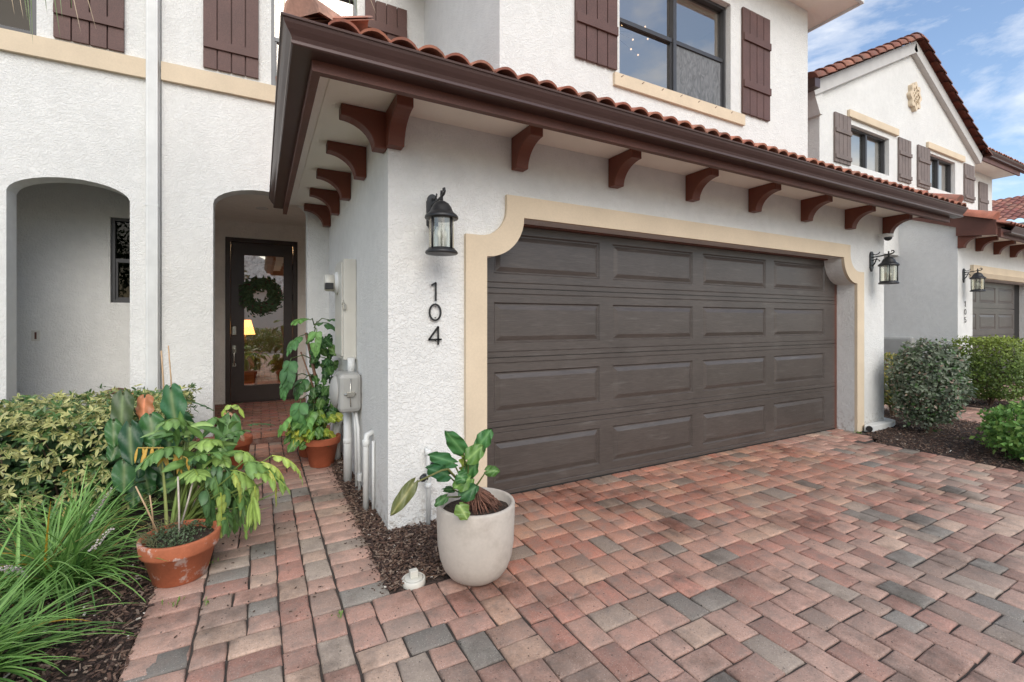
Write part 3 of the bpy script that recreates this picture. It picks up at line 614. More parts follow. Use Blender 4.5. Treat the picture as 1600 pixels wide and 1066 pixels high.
# what shows through the door glass
t=thing('table_lamp','lit table lamp with orange shade on a side table inside the glass front door','table lamp',(-.27,10.2,.75))
m=MB(); m.lathe([(.17,.34),(.17,.35),(.10,.62),(.098,.62)],0,0,24); o=m.build('lamp_shade',M['shade'],t)
m=MB(); m.lathe([(.07,0),(.075,.02),(.03,.05),(.05,.15),(.02,.28),(.012,.36)],0,0,20); m.build('lamp_base',M['fascia'],t)
t=thing('side_table','dark wooden side table inside the hall under the lit lamp','side table',(-.36,10.2,.05))
m=MB(); m.box(-.35,.3,-.22,.22,.66,.70,bev=.005); m.build('tabletop',M['fascia'],t)
for sx in (-.32,.27):
    for sy in (-.19,.19): 
        m=MB(); m.tube([(sx,sy,0),(sx,sy,.66)],[.018,.024],8); m.build('leg',M['fascia'],t)
t=thing('hall_rug','salmon patterned rug on the hall floor behind the glass door','rug',(.15,9.6,.058))
m=MB(); m.box(-.6,.5,-.8,1.6,0,.008); m.build('rug_body',mat('rug_weave',(.55,.27,.17),.95,n1=.4,s1=14),t)
t=thing('ceiling_lamp','small lit ceiling lamp in the hall above the wreath','ceiling lamp',(.25,10.0,2.74))
m=MB(); m.lathe([(.001,-.07),(.07,-.05),(.09,0),(.02,.05)],0,0,20); m.build('globe',emis('lit_ceiling_globe',(1,.68,.38),30),t)
# wreath
wr=thing('wreath','dark green leafy wreath hanging on the glass front door','wreath',(.0,8.06,1.735))
def rleafcol(base,v=.25):
    k=rnd.uniform(1-v,1+v); return (base[0]*k*rnd.uniform(.85,1.15),base[1]*k,base[2]*k*rnd.uniform(.8,1.2))
m=MB()
for i in range(2300):
    a=rnd.uniform(0,2*math.pi); rr=.19+rnd.gauss(0,.045); c_=Vector((math.cos(a)*rr,rnd.uniform(-.06,.02),math.sin(a)*rr)); d=Vector((math.cos(a)*rnd.uniform(-.3,1)-math.sin(a)*.8,rnd.uniform(-.6,.2),math.sin(a)*rnd.uniform(-.3,1)+math.cos(a)*.8)).normalized()
    l=rnd.uniform(.03,.065); s_=d.cross(Vector((rnd.uniform(-.4,.4),-1,rnd.uniform(-.4,.4)))).normalized()*l*.22; c=rleafcol((.06,.105,.04),.4) if rnd.random()>.06 else (.10,.02,.02)
    m.quad([c_,c_+d*l*.5+s_,c_+d*l,c_+d*l*.5-s_],c)
m.build('foliage',M['bushleaf'],wr)
m=MB(); ring=[(math.cos(a)*.19,0.0,math.sin(a)*.19) for a in [2*math.pi*i/24 for i in range(25)]]; m.tube(ring,.018,6,cap=False); m.build('wire_ring',M['bark'],wr)

# ================================================================== LEFT TOWNHOUSE
lh=thing('townhouse','white stucco townhouse at the left edge with an empty arched entry','townhouse',(-3,5.87,0))
mb=MB(); arch=[(-2.03,-.1),(-2.03,2.56)]+arc(-1.59,2.53,.44,.175,176,4,14)+[(-1.15,2.56),(-1.15,-.1)]
mb.prism([(-6,-.1)]+arch+[(-.905,-.1),(-.905,3.96),(-6,3.96)],YA,YA+.2,'y')
mb.box(-1.83,-.905,YA,YA+.2,3.96,6.0); mb.box(-6,-2.75,YA,YA+.2,3.96,6); mb.box(-2.75,-1.83,YA,YA+.2,5.3,6)
P('front_wall',mb,M['stucco'],lh)
mb=MB(); mb.box(-3.2,-1.53,6.9,7.05,-.1,3.2); mb.box(-1.53,-1.05,6.9,7.05,-.1,1.56); mb.box(-1.53,-1.05,6.9,7.05,2.55,3.2); mb.box(-1.05,-.83,YA+.2,7.05,-.1,3.2); mb.box(-3.2,-3.0,YA+.2,6.9,-.1,3.2); mb.box(-3.0,-1.05,YA+.2,6.9,3.05,3.2)
P('alcove_wall',mb,M['stucco'],lh)
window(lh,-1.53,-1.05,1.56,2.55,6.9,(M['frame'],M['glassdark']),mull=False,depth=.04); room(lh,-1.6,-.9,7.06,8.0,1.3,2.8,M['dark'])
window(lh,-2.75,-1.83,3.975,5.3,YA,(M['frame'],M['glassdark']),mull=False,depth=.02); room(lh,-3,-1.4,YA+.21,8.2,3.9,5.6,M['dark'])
m=MB(); m.box(-6,-1.015,YA-.045,YA-.001,3.785,3.972); P('belt_course',m,M['beige'],lh)
shutter(lh,-1.707,-1.19,4.0,5.32,YA,M['shutter'],[(4.22,4.30),(4.95,5.05)])
m=MB(); m.box(-.9049,-.8955,YA+.004,YA+.19,0,6); P('joint_strip',m,M['frame'],lh)
m=MB(); m.box(-2.19,-2.12,6.892,6.8995,1.13,1.245,bev=.003); pl=P('outlet_plate',m,M['ivory'],lh)
m=MB(); m.box(-2.163,-2.147,6.886,6.8915,1.15,1.225); P('outlet',m,M['fascia'],pl)
m=MB(); m.box(-6.0,1.88,5.5,8.4,6.0,6.2); P('roof_shade_slab',m,M['tile'],lh)  # unseen slab above the walls, added for its shadow
dp=MB(); dp.box(-1.012,-.913,YA-.078,YA-.003,.0,6.0,bev=.008)
for x in (-.99,-.9725,-.955,-.9375): dp.box(x-.0035,x+.0035,YA-.0815,YA-.0775,.05,5.9)
dp.box(-1.015,-.910,YA-.081,YA-.002,2.50,2.52)
tag(dp.build('downpipe',M['white_pvc']),'white fluted downpipe running down between the two arches','downpipe')

# ================================================================== RIGHT TOWNHOUSE (105)
rh=thing('townhouse','white stucco townhouse at the right with a tiled gable and the number 105','townhouse',(12,3.4,0))
YN=3.4; NX=10.72; YG=4.25; S5=2.86
mb=MB(); mb.prism([(NX,-.1),(11.36,-.1),(11.36,2.13),(14.55,2.13),(14.55,-.1),(16.4,-.1),(16.4,S5),(NX,S5)],YN,YN+.19,'y')
mb.prism([(YN+.19,-.1),(8.4,-.1),(8.4,5.10),(YN+.19,3.13)],NX,NX+.15,'x'); mb.box(NX,NX+.15,YN,YN+.19,S5+.0,3.08)
P('garage_wall',mb,M['stucco'],rh)
m=MB(); m.box(11.25,14.7,YN-.05,YN-.001,2.22,2.36); m.prism([(YN-.05,2.14),(YN-.001,2.14),(YN-.001,2.2195),(YN-.09,2.2195)],11.2,14.75,'x'); P('door_header',m,M['beige'],rh)
gd=MB(); yd=3.6; gx0,gx1=11.3,14.25
def st2(x0,x1,z0,z1,y): gd.quad([(x0,y,z0),(x1,y,z0),(x1,y,z1),(x0,y,z1)])
npan=3; pw=(gx1-gx0)/npan
for k in range(4):
    zb=k*.533; z0=zb+.1087; z1=z0+.3144; st2(gx0,gx1,zb+.006,z0,yd); st2(gx0,gx1,z1,zb+.527,yd); st2(gx0,gx1,zb+.527,zb+.539,yd+.015)
    xs=[gx0]
    for i in range(npan): xs+=[gx0+i*pw+.08,gx0+(i+1)*pw-.08]
    xs+=[gx1]
    for i in range(0,len(xs),2): st2(xs[i],xs[i+1],z0,z1,yd)
    for i in range(npan):
        a,b=xs[1+2*i],xs[2+2*i]; rg=[(0,0),(.012,.012),(.024,.012),(.062,.002)]
        for (o0,d0),(o1,d1) in zip(rg,rg[1:]):
            A=[(a+o0,yd+d0,z0+o0),(b-o0,yd+d0,z0+o0),(b-o0,yd+d0,z1-o0),(a+o0,yd+d0,z1-o0)]; B=[(a+o1,yd+d1,z0+o1),(b-o1,yd+d1,z0+o1),(b-o1,yd+d1,z1-o1),(a+o1,yd+d1,z1-o1)]
            for q in range(4): gd.quad([A[q],A[(q+1)%4],B[(q+1)%4],B[q]])
        st2(a+.062,b-.062,z0+.062,z1-.062,yd+.002)
gd.box(gx0,gx1,yd+.018,yd+.04,0,2.14); P('garage_door',gd,M['door'],rh)
m=MB(); m.box(14.252,14.56,yd+.001,yd+.03,0,2.13); P('door_frame',m,M['dark'],rh)
mb=MB(); mb.box(14.55,16.4,YN+.19,3.8,-.1,SOF); mb.box(11.0,16.4,3.66,3.8,2.13,SOF); P('inner_wall',mb,M['stucco'],rh)
corbels(rh,[(11.48+.86*i,YN-.001,S5-.002,0,1) for i in range(6)]+[(NX-.02,YN-.001,S5-.002,0,1.2)])
GX0=10.64
mb=MB(); n=len(K)
Kn=[(u+YN-YW,z+.18) for u,z in K]; mb.prism(Kn,GX0+.2,16.6,'x'); P('gutter',mb,M['gutter'],rh)
mb=MB(); mb.box(GX0+.1,16.6,2.432+YN-YW,2.472+YN-YW,2.74,2.88); P('fascia',mb,M['fascia'],rh)
mb=MB(); mb.box(NX+.01,16.5,2.475+YN-YW,YN-.001,S5,S5+.02); P('soffit',mb,M['soffit'],rh)
mb=MB(); y0=2.90; y1=8.4
mb.prism([(y0,2.77),(3.40,2.83),(3.40,2.98),(y1,2.98+PIT*(y1-3.34)),(y1,3.13+PIT*(y1-3.0)),(y0,3.02)],GX0,GX0+.05,'x'); mb.box(GX0+.05,GX0+.4,y0,y0+.04,2.79,2.98); P('rake_board',mb,M['fascia'],rh)
mb=MB(); mb.prism([(3.345,2.945),(8.4,2.945+PIT*5.055),(8.4,2.97+PIT*5.055),(3.345,2.97)],GX0+.052,NX-.002,'x'); P('rake_soffit',mb,M['stucco'],rh)
rf=MB(); tile_field(rf,(GX0+.02,2.78,2.91),(1,0,0),(0,ca,sa),(0,-sa,ca),6.2,1.55)
cap_row(rf,(GX0+.05,2.93,3.01),(GX0+.05,8.4,3.01+PIT*5.47),r=.125,l=.42)
P('roof',rf,M['tile'],rh)
dk=MB(); dk.prism([(2.84,2.90),(4.24,2.90+PIT*1.4),(4.24,2.901)],NX+.16,16.5,'x'); P('roof_light_block',dk,M['dark'],rh)  # same hidden dark wedge, added to stop light under these tiles
# gable front
GA=(11.2,6.76); GL=(7.98,5.24); GR=(14.4,5.25)
WA=(8.97,10.34,4.07,4.76); WB=(11.97,13.27,4.10,4.79)
mb=MB(); zt=4.9
xs=[8.02,WA[0],WA[1],WB[0],WB[1],14.32]
for i,(a,b) in enumerate(zip(xs,xs[1:])):
    if i in (1,3):
        w_=WA if i==1 else WB; mb.box(a,b,YG,YG+.25,2.6,w_[2]); mb.box(a,b,YG,YG+.25,w_[3],zt)
    else: mb.box(a,b,YG,YG+.25,2.6,zt)
mb.prism([(8.02,zt),(14.32,zt),(14.32,5.25),(11.2,6.70),(8.02,5.18)],YG,YG+.25,'y')
mb.box(8.02,8.2,YG+.25,8,2.6,5.2); mb.box(14.14,14.32,YG+.25,8,2.6,5.4)
P('gable_wall',mb,M['stucco'],rh)
for w_,bl in ((WA,True),(WB,True)):  # WB blinds are added, to pale its glass like reflected sky
    window(rh,w_[0],w_[1],w_[2],w_[3],YG,(M['frame'],M['glass']),rail=False,depth=.07,blinds=bl)
    room(rh,w_[0]-.2,w_[1]+.2,YG+.5,YG+2,3.8,5.0,M['room'])
for a,b in ((8.86,10.62),(11.86,13.66)):
    m=MB(); m.box(a,b,YG-.05,YG-.001,4.85,4.98,bev=.01); P('window_header',m,M['beige'],rh)
for a,b in ((8.43,8.93),(10.66,11.15),(11.45,11.97),(13.69,14.21)): shutter(rh,a,b,4.02,4.85,YG,M['shutter_grey'],[(4.08,4.15),(4.52,4.59)])
# lobed medallion with a lattice
def lobes(r,k=.03): return [(11.26+(r+k*math.cos(8*2*math.pi*i/96))*math.cos(2*math.pi*i/96)*.92,5.74+(r+k*math.cos(8*2*math.pi*i/96))*math.sin(2*math.pi*i/96)*1.12) for i in range(96)]
m=MB(); m.prism(lobes(.17,.024),YG-.03,YG-.001,'y'); md_=P('medallion_back',m,M['tile'],rh)
m=MB(); a_,b_=lobes(.225),lobes(.155,.022)
for i in range(96):
    k=(i+1)%96; m.quad([(a_[i][0],YG-.07,a_[i][1]),(a_[k][0],YG-.07,a_[k][1]),(b_[k][0],YG-.07,b_[k][1]),(b_[i][0],YG-.07,b_[i][1])]); m.quad([(a_[i][0],YG,a_[i][1]),(a_[k][0],YG,a_[k][1]),(a_[k][0],YG-.07,a_[k][1]),(a_[i][0],YG-.07,a_[i][1])]); m.quad([(b_[i][0],YG-.07,b_[i][1]),(b_[k][0],YG-.07,b_[k][1]),(b_[k][0],YG-.03,b_[k][1]),(b_[i][0],YG-.03,b_[i][1])])
for i in range(-2,3):
    for s_ in (-1,1):
        l=.165*math.sqrt(max(.05,1-(i*.33)**2)); c0=Vector((11.26+i*.075*.707,YG-.05,5.74-s_*i*.075*.707)); d=Vector((.707,0,s_*.707)); m.tube([c0-d*l,c0+d*l],.013,5)
P('medallion',m,M['beige'],rh)
# white rake trim and barrel tiles on both slopes
def rake(A,B,sgn):
    A,B=Vector((A[0],0,A[1])),Vector((B[0],0,B[1])); d=(B-A).normalized(); nrm=Vector((-d.z,0,d.x)); nrm=nrm if nrm.z>0 else -nrm
    m=MB(); q=[A-d*.35+nrm*.035,B+nrm*.035,B-nrm*.17,A-d*.35-nrm*.17]; m.prism([(p.x,p.z) for p in q],YG-.09,YG-.001,'y'); P('rake_trim',m,mat('grey_white_trim',(.50,.49,.47),.7,n1=.06,s1=5,bump=.2),rh)
    t_=MB(); a=A-d*.45+nrm*.03; b=B+nrm*.03; cap_row(t_,(a.x,YG-.10,a.z+.02),(b.x,YG-.10,b.z+.02),r=.12,l=.30,cols=[(.22,.08,.055),(.26,.10,.065),(.30,.125,.08)],up=nrm)
    ex=(0,1,0); tile_field(t_,(a.x,YG+.0,a.z),ex,d,nrm,3.6,(b-a).length,cols=[(.25,.09,.06),(.3,.12,.08)])
    return t_
t1=rake(GL,GA,1); t2=rake((14.15,5.24),GA,-1)
b0=len(t1.v); t1.v+=t2.v; t1.f+=[tuple(i+b0 for i in f) for f in t2.f]; t1.c+=t2.c; t1.mi+=t2.mi; t1.sm+=t2.sm
P('gable_roof',t1,M['tile'],rh)
mb=MB(); mb.prism([(7.6,5.05),(8.02,5.12),(8.02,5.3),(7.6,5.1)],YG-.08,YG+.3,'y'); mb.prism([(7.95,4.7),(8.02,4.7),(8.02,5.15),(7.75,5.15),(7.75,5.05)],YG-.05,YG+.2,'y'); P('kneeler',mb,M['stucco'],rh)
m=MB(); m.box(7.52,7.66,YG-.2,YG+3,4.98,5.12); P('side_gutter',m,M['gutter'],rh)
# recessed wing to the right of the gable
YB=4.65
mb=MB(); mb.box(14.32,16.8,YB,YB+.2,2.6,5.10); mb.box(16.6,16.8,YB+.2,9,2.6,5.10); P('wing_wall',mb,M['stucco'],rh)
shutter(rh,15.88,16.42,3.75,4.86,YB,M['shutter_grey'],[(4.35,4.44)])
mb=MB(); mb.box(14.5,17.05,4.24,YB+.25,5.10,5.13); P('wing_soffit',mb,M['soffit'],rh)
mb=MB(); mb.prism([(u-2.432+4.235,z+2.555) for u,z in K],14.42,17.4,'x'); P('wing_gutter',mb,M['gutter'],rh)
mb=MB(); mb.box(14.5,17.06,4.205,4.239,5.06,5.20); P('wing_fascia',mb,M['fascia'],rh)
mb=MB(); tile_field(mb,(14.55,4.16,5.29),(1,0,0),(0,ca,sa),(0,-sa,ca),2.8,1.6); mb.prism([(4.25,5.135),(5.6,5.135),(5.6,5.28+PIT*1.4),(4.25,5.28)],14.6,17.05,'x'); P('wing_roof',mb,M['tile'],rh)
mb=MB(); mb.box(16.83,16.93,YB+.1,YB+.2,4.86,5.05,bev=.01); P('wing_downpipe',mb,M['white_pvc'],rh)
# far house with tiled roof
fh=thing('townhouse','distant house at the right edge with broad terracotta tiled roof','townhouse',(22,6,0))
mb=MB(); mb.box(19.35,26,3.3,9,0,4.2); P('wall',mb,M['stucco'],fh)
mb=MB(); tile_field(mb,(19.0,9.2,4.22),(0,-1,0),(.93,0,.37),(-.37,0,.93),6.4,3.3,p=.2,row=.35,amp=.05,cols=[(.33,.13,.10),(.28,.10,.08),(.38,.17,.12)]); P('roof',mb,M['tile'],fh)


# ================================================================== THINGS FIXED TO THE WALLS
def lantern(label,loc,group='black wall lanterns beside the garage doors'):
    t=thing('wall_lantern',label,'wall lantern',loc,0,group)    # origin on the wall under the lamp base
    m=MB(); pl=[(-.038,.21),(-.028,.205),(-.015,.175),(0,.165),(.015,.175),(.028,.205),(.038,.21)]+[(.04,.37)]+arc(0,.375,.036,.045,0,180,8)+[(-.04,.37)]
    m.prism(pl,-.018,0,'y'); o=m.build('backplate',M['black'],t,bevel=.002)
    m=MB(); A=[(0,-.02,.30),(0,-.08,.345),(0,-.14,.362),(0,-.185,.36),(0,-.185,.335)]
    m.tube([(0,-.018,.345),(0,-.10,.352),(0,-.205,.365),(0,-.232,.37),(0,-.247,.385),(0,-.24,.402),(0,-.222,.405),(0,-.215,.392)],[.008]*5+[.007,.006,.004],8)
    for z0,sg in ((.33,-1),(.36,1)):
        m.tube([(0,-.015,z0-.0+sg*.03),(0,-.05,z0+sg*.012),(0,-.085,z0+sg*.022),(0,-.098,z0+sg*.04),(0,-.085,z0+sg*.05),(0,-.075,z0+sg*.04)],.006,6)
    m.tube([(0,-.015,.235),(0,-.04,.26),(0,-.055,.30),(0,-.07,.335)],.007,6); m.tube([(0,-.19,.32),(0,-.19,.40)],[.012,.008],8); m.build('scroll_arm',M['black'],t)
    cy=-.19
    m=MB(); m.lathe([(.001,.335),(.022,.332),(.045,.318),(.062,.292),(.072,.268),(.080,.258),(.094,.248),(.104,.236),(.106,.226),(.102,.220),(.08,.219),(.001,.22)],0,cy,36); m.build('roof',M['black'],t)
    m=MB(); m.lathe([(.001,.036),(.082,.036),(.086,.028),(.100,.016),(.103,.006),(.098,0),(.06,.0),(.001,.004)],0,cy,36); m.build('base_ring',M['black'],t)
    for a in (-62,28,118,208):
        m=MB(); x,y=.084*math.cos(R(a)),cy+.084*math.sin(R(a)); m.tube([(x,y,.03),(x,y,.222)],.006,6); m.build('post',M['black'],t)
    m=MB(); m.lathe([(.078,.036),(.078,.219)],0,cy,32,wob=.03); g_=m.f; 
    m.f=m.f[:-2]; m.c=m.c[:-2]; m.mi=m.mi[:-2]; m.sm=m.sm[:-2]; m.build('glass',M['lampglass'],t)
    for a in (90,210,330):
        m=MB(); x,y=.024*math.cos(R(a)),cy+.024*math.sin(R(a)); m.lathe([(.010,.036),(.009,.095),(.013,.10),(.016,.115),(.012,.135),(.003,.155)],x,y,10); m.build('candle_bulb',M['ivory'],t)
    return t
lantern('black glass wall lantern above the number 104, left of the wide garage door',(1.0,YW,1.768))
lantern('black wall lantern on the narrow pier right of the wide brown garage door',(6.74,YW,1.80))
lantern('small distant black wall lantern above the number 105',(10.95,YN,1.86))
def digits(seq,X,Y,zs,h,label):
    t=thing('house_number',label,'house number',(X,Y,zs[-1]),0)
    for ch,z in zip(seq,zs):
        m=MB(); w=h*.36; T=h*.052
        def bar(a,b,r=T):
            a=Vector((a[0],0,a[1])); b=Vector((b[0],0,b[1])); d=(b-a).normalized(); s_=Vector((-d.z,0,d.x))*r; q=[a-d*r*.4-s_,a-d*r*.4+s_,b+d*r*.4+s_,b+d*r*.4-s_]; m.prism([(p.x,p.z) for p in q],-.018,-.012,'y')
        def ring(cx,cz,rx,rz,a0,a1,n):
            o=arc(cx,cz,rx+T,rz+T,a0,a1,n); i=arc(cx,cz,rx-T,rz-T,a0,a1,n); m.prism(o+i[::-1],-.018,-.012,'y')
        if ch=='1': bar((.1*w,0),(.1*w,h)); bar((.1*w,h),(-.55*w,h*.86))
        if ch=='0': ring(0,h/2,w*.9,h/2-T,0,180,18); ring(0,h/2,w*.9,h/2-T,180,360,18)
        if ch=='4': bar((.5*w,0),(.5*w,h)); bar((.5*w,h),(-1.0*w,h*.28)); bar((-1.0*w,h*.28),(1.0*w,h*.28))
        if ch=='5': bar((-.6*w,h-T),(.75*w,h-T)); bar((-.6*w,h),(-.65*w,h*.55)); ring(-.1*w,h*.31,w*.9,h*.31-T,-140,125,16)
        for zz in (h*.2,h*.8): m.tube([(.1*w,-.013,zz),(.1*w,0,zz)],T*.5,5)
        o=m.build('digit',M['num'],t); o.location=(0,0,z-zs[-1])
digits('104',1.018,YW,(1.482,1.345,1.19),.118,'thin black metal numerals 104 stacked on the stucco under the left lantern')
digits('105',11.0,YN,(1.60,1.46,1.32),.10,'thin black metal numerals 105 stacked on the stucco of the right house')
# dome camera
t=thing('security_camera','white dome security camera with black lens under the last corbel','security camera',(6.93,2.86,2.41))
m=MB(); m.lathe([(.045,.03),(.055,.025),(.055,-.005),(.045,-.01)],0,0,20); m.box(-.02,.02,0,.105,.02,.04); m.build('housing',M['white_pvc'],t)
m=MB(); m.lathe([(.042,-.011),(.04,-.03),(.025,-.048),(.002,-.055)],0,0,20); m.build('lens_dome',M['black'],t)
# electricity equipment on the side wall (outward is -X)
t=thing('meter_box','tall ivory electricity meter box with round glass meter on the garage side wall','meter box',(XL,4.3,1.02))
m=MB(); m.box(-.105,-.001,-.23,.20,0,.85,bev=.006); m.build('cabinet',M['ivory'],t)
m=MB(); m.box(-.118,-.1055,-.215,.18,.03,.82,bev=.005); m.build('cabinet_door',M['ivory'],t)
m=MB(); m.box(-.07,-.05,-.2335,-.2305,.02,.84); m.build('side_flange',M['ivory'],t)
rot=Matrix.Translation((-.118,.02,.66))@Matrix.Rotation(R(-90),4,'Y')
m=MB(); m.lathe([(.10,0),(.10,.012),(.085,.02),(.082,.03)],0,0,28,mtx=rot); m.build('meter_ring',M['white_pvc'],t)
m=MB(); m.lathe([(.075,.03),(.073,.095),(.065,.105),(.001,.106)],0,0,28,mtx=rot); o=m.build('meter_glass',M['ivory'],t)
m=MB(); m.box(-.225,-.16,-.062,-.0,.60,.655,bev=.004); m.build('display',M['black'],t)
m=MB(); m.box(-.112,-.09,-.26,-.235,.42,.47,bev=.003); m.tube([(-.10,-.25,.46),(-.11,-.26,.50),(-.12,-.25,.46)],.003,6); m.build('padlock',M['chrome'],t)
t=thing('disconnect_box','rounded grey utility enclosure with steel latch below the tall meter box','utility box',(XL,3.98,.62))
m=MB(); m.box(-.175,-.001,-.16,.15,0,.31,bev=.035); m.build('enclosure',M['grey_metal'],t)
m=MB(); pf2=[(.001,-.026),(.08,-.022),(.12,-.008),(.135,0)]; m.lathe([(.135,0),(.13,.012),(.10,.035),(.05,.048),(.002,.052)],0,0,28,mtx=Matrix.Translation((-.175,0,.155))@Matrix.Rotation(R(-90),4,'Y')); m.build('domed_lid',M['grey_metal'],t)
m=MB(); m.box(-.12,-.06,-.185,-.1605,.13,.17,bev=.003); m.tube([(-.09,-.175,.05),(-.095,-.18,.15),(-.09,-.175,.27)],.004,6); m.tube([(-.14,-.172,.15),(-.05,-.172,.15)],.006,6); m.build('latch',M['chrome'],t)
def pipe(label,pts,r,cat='pipe',collars=(),mt='white_pvc',gp=None,name='conduit'):
    t=thing(name,label,cat,tuple(Vector((pts[0][0],pts[0][1],0))),0,gp); o0=Vector((pts[0][0],pts[0][1],0))
    m=MB(); m.tube([Vector(p)-o0 for p in pts],r,14); m.build('tube',M[mt],t)
    for z,rr,h in collars:
        m=MB(); p=Vector(pts[0])-o0; m.lathe([(rr*.93,z-h),(rr,z-h*.8),(rr,z+h*.8),(rr*.93,z+h)],p.x,p.y,14); m.build('collar',M[mt],t)
    return t
pipe('thick grey-white conduit rising from the mulch to the rounded grey utility box',[(.635,4.05,-.05),(.635,4.05,.66)],.033,collars=((.35,.037,.02),))
pipe('fat conduit joining the tall meter box to the rounded enclosure below',[(.66,4.03,.90),(.66,4.03,1.04)],.030)
pipe('thin white cable conduit just right of the thick conduit',[(.675,3.86,-.03),(.67,3.88,.45),(.665,3.92,.65)],.012)
pipe('slender white conduit with a coupling, nearest the thick one',[(.68,3.76,-.03),(.675,3.80,.5),(.67,3.9,.64)],.012,collars=((.12,.018,.03),))
pipe('short capped white standpipe against the side wall, nearest the corner',[(.655,3.39,-.05),(.655,3.39,.49),(.665,3.40,.53),(.71,3.41,.545)],.021,collars=((.48,.026,.02),),name='standpipe')
pipe('thin white pipe hugging the wall behind the short standpipe',[(.694,3.33,-.05),(.694,3.33,.50)],.010,name='standpipe')
pipe('bent white drain pipe on the wall behind the terracotta pots',[(.64,4.75,-.02),(.64,4.75,.28),(.65,4.76,.36),(.71,4.78,.40)],.04,name='drain_pipe',collars=((.2,.047,.03),))
t=thing('water_spigot','white supply pipe with two small dark tap handles on the wall behind the concrete planter','water tap',(.965,YW,0))
m=MB(); m.tube([(.0,-.035,-.05),(.0,-.035,.46),(-.004,-.03,.49),(-.006,0,.50)],.014,10); m.build('supply_pipe',M['white_pvc'],t)
for z in (.27,.485):
    m=MB(); m.lathe([(.018,z-.015),(.022,z-.01),(.022,z+.01),(.018,z+.015)],-.001,-.035,12); m.build('fitting',M['white_pvc'],t)
for x,z,k in ((.06,.42,1),(-.05,.335,-1)):
    m=MB(); m.tube([(0,-.035,z-.03),(x*.5,-.05,z),(x*.8,-.065,z)],.009,8); m.lathe([(.008,-.008),(.022,-.004),(.024,.004),(.008,.01)],0,0,10,mtx=Matrix.Translation((x,-.075,z))@Matrix.Rotation(R(80),4,'X')); m.lathe([(.012,-.02),(.014,.02)],x*.7,-.06,10,mtx=Matrix.Translation((0,0,z))); m.build('tap',M['black'],t)
t=thing('cleanout_cover','cream round drain cleanout cap with square knob at the corner of the mulch','drain cap',(.69,2.335,0))
m=MB(); m.lathe([(.060,-.03),(.060,.022),(.056,.026),(.050,.026),(.049,.020),(.001,.020)],0,0,32); m.build('rim',M['ivory'],t)
m=MB(); m.lathe([(.047,.0205),(.047,.026),(.043,.029),(.001,.029)],0,0,28); m.build('lid',M['ivory'],t)
m=MB(); m.box(-.021,.021,-.017,.017,.028,.066,bev=.004); m.build('square_knob',M['ivory'],t)
t=thing('downspout_outlet','white rectangular downspout end with open black mouth lying at the foot of the right pier','downspout',(6.5,2.88,0))
m=MB()
pts=[(6.47,2.86),(6.52,2.885),(7.02,2.895),(7.12,2.91),(7.17,3.0),(7.18,3.4)]
def ribbon_box(pts,wd_,z0,z1):
    L_=[];R_=[]
    for i,p in enumerate(pts):
        a=Vector(pts[max(i-1,0)]); b=Vector(pts[min(i+1,len(pts)-1)]); d=(b-a).normalized(); s_=Vector((-d.y,d.x))*wd_/2; L_.append(Vector(p)+s_); R_.append(Vector(p)-s_)
    return [tuple(q-Vector((6.5,2.88))) for q in L_]+[tuple(q-Vector((6.5,2.88))) for q in R_[::-1]]
m.prism(ribbon_box(pts,.10,0,.07),.004,.078,'z'); m.build('spout',M['white_pvc'],t,bevel=.008)
m=MB(); m.lathe([(.030,0),(.034,.006),(.034,.02)],0,0,16,mtx=Matrix.Translation((-.032,-.025,.040))@Matrix.Rotation(R(-65),4,'Y')@Matrix.Rotation(R(0),4,'X')); m.build('mouth',M['dark'],t)
t=thing('meter_box','grey neighbouring utility box with rounded corners, partly hidden behind the right pier','meter box',(NX,4.3,.68))
m=MB(); m.box(-.12,-.001,-.30,.35,0,.36,bev=.03); m.build('cabinet',M['grey_metal'],t)
m=MB(); m.box(-.13,-.1205,-.26,.31,.03,.33,bev=.004); m.build('cabinet_lid',M['grey_metal'],t)
t=thing('path_light','brown round cap of a low path light poking above the variegated hedge','path light',(-1.20,5.62,0))
m=MB(); m.lathe([(.001,.715),(.03,.712),(.10,.69),(.105,.675),(.1,.67),(.03,.668)],0,0,24); m.build('cap',M['fascia'],t)
m=MB(); m.tube([(0,0,0),(0,0,.67)],.016,8); m.build('post',M['fascia'],t)

# ================================================================== POTS
def pot(t,R0,R1,Hh,m_,rim=True,th=.018,soil_z=.85,name='pot_body'):
    m=MB()
    if rim: pr=[(R0*.96,0),(R0,.004),(R0+(R1*.93-R0)*.78,Hh*.76),(R1*.985,Hh*.765),(R1,Hh*.79),(R1*1.02,Hh*.97),(R1*1.01,Hh),(R1-th,Hh),(R1-th*1.6,Hh*.9),(R1*.8,Hh*.7)]
    else: pr=R0
    m.lathe(pr,0,0,44,wob=.006); o=m.build(name,m_,t)
    return o
def soil(t,r,z,seed=1):
    m=MB(); n=22
    m.v.append((0,0,z+.02)); 
    for k in range(1,6):
        for i in range(n):
            a=2*math.pi*i/n; rr=r*k/5; m.v.append((rr*math.cos(a),rr*math.sin(a),z+.02*(1-k/5)+.010*noise.noise(Vector((rr*math.cos(a)*30,rr*math.sin(a)*30,seed)))))
    for i in range(n): m.face((0,1+i,1+(i+1)%n),(1,1,1),0,True)
    for k in range(4):
        for i in range(n): m.face((1+k*n+i,1+(k+1)*n+i,1+(k+1)*n+(i+1)%n,1+k*n+(i+1)%n),(1,1,1),0,True)
    return m.build('soil',M['soil'],t)
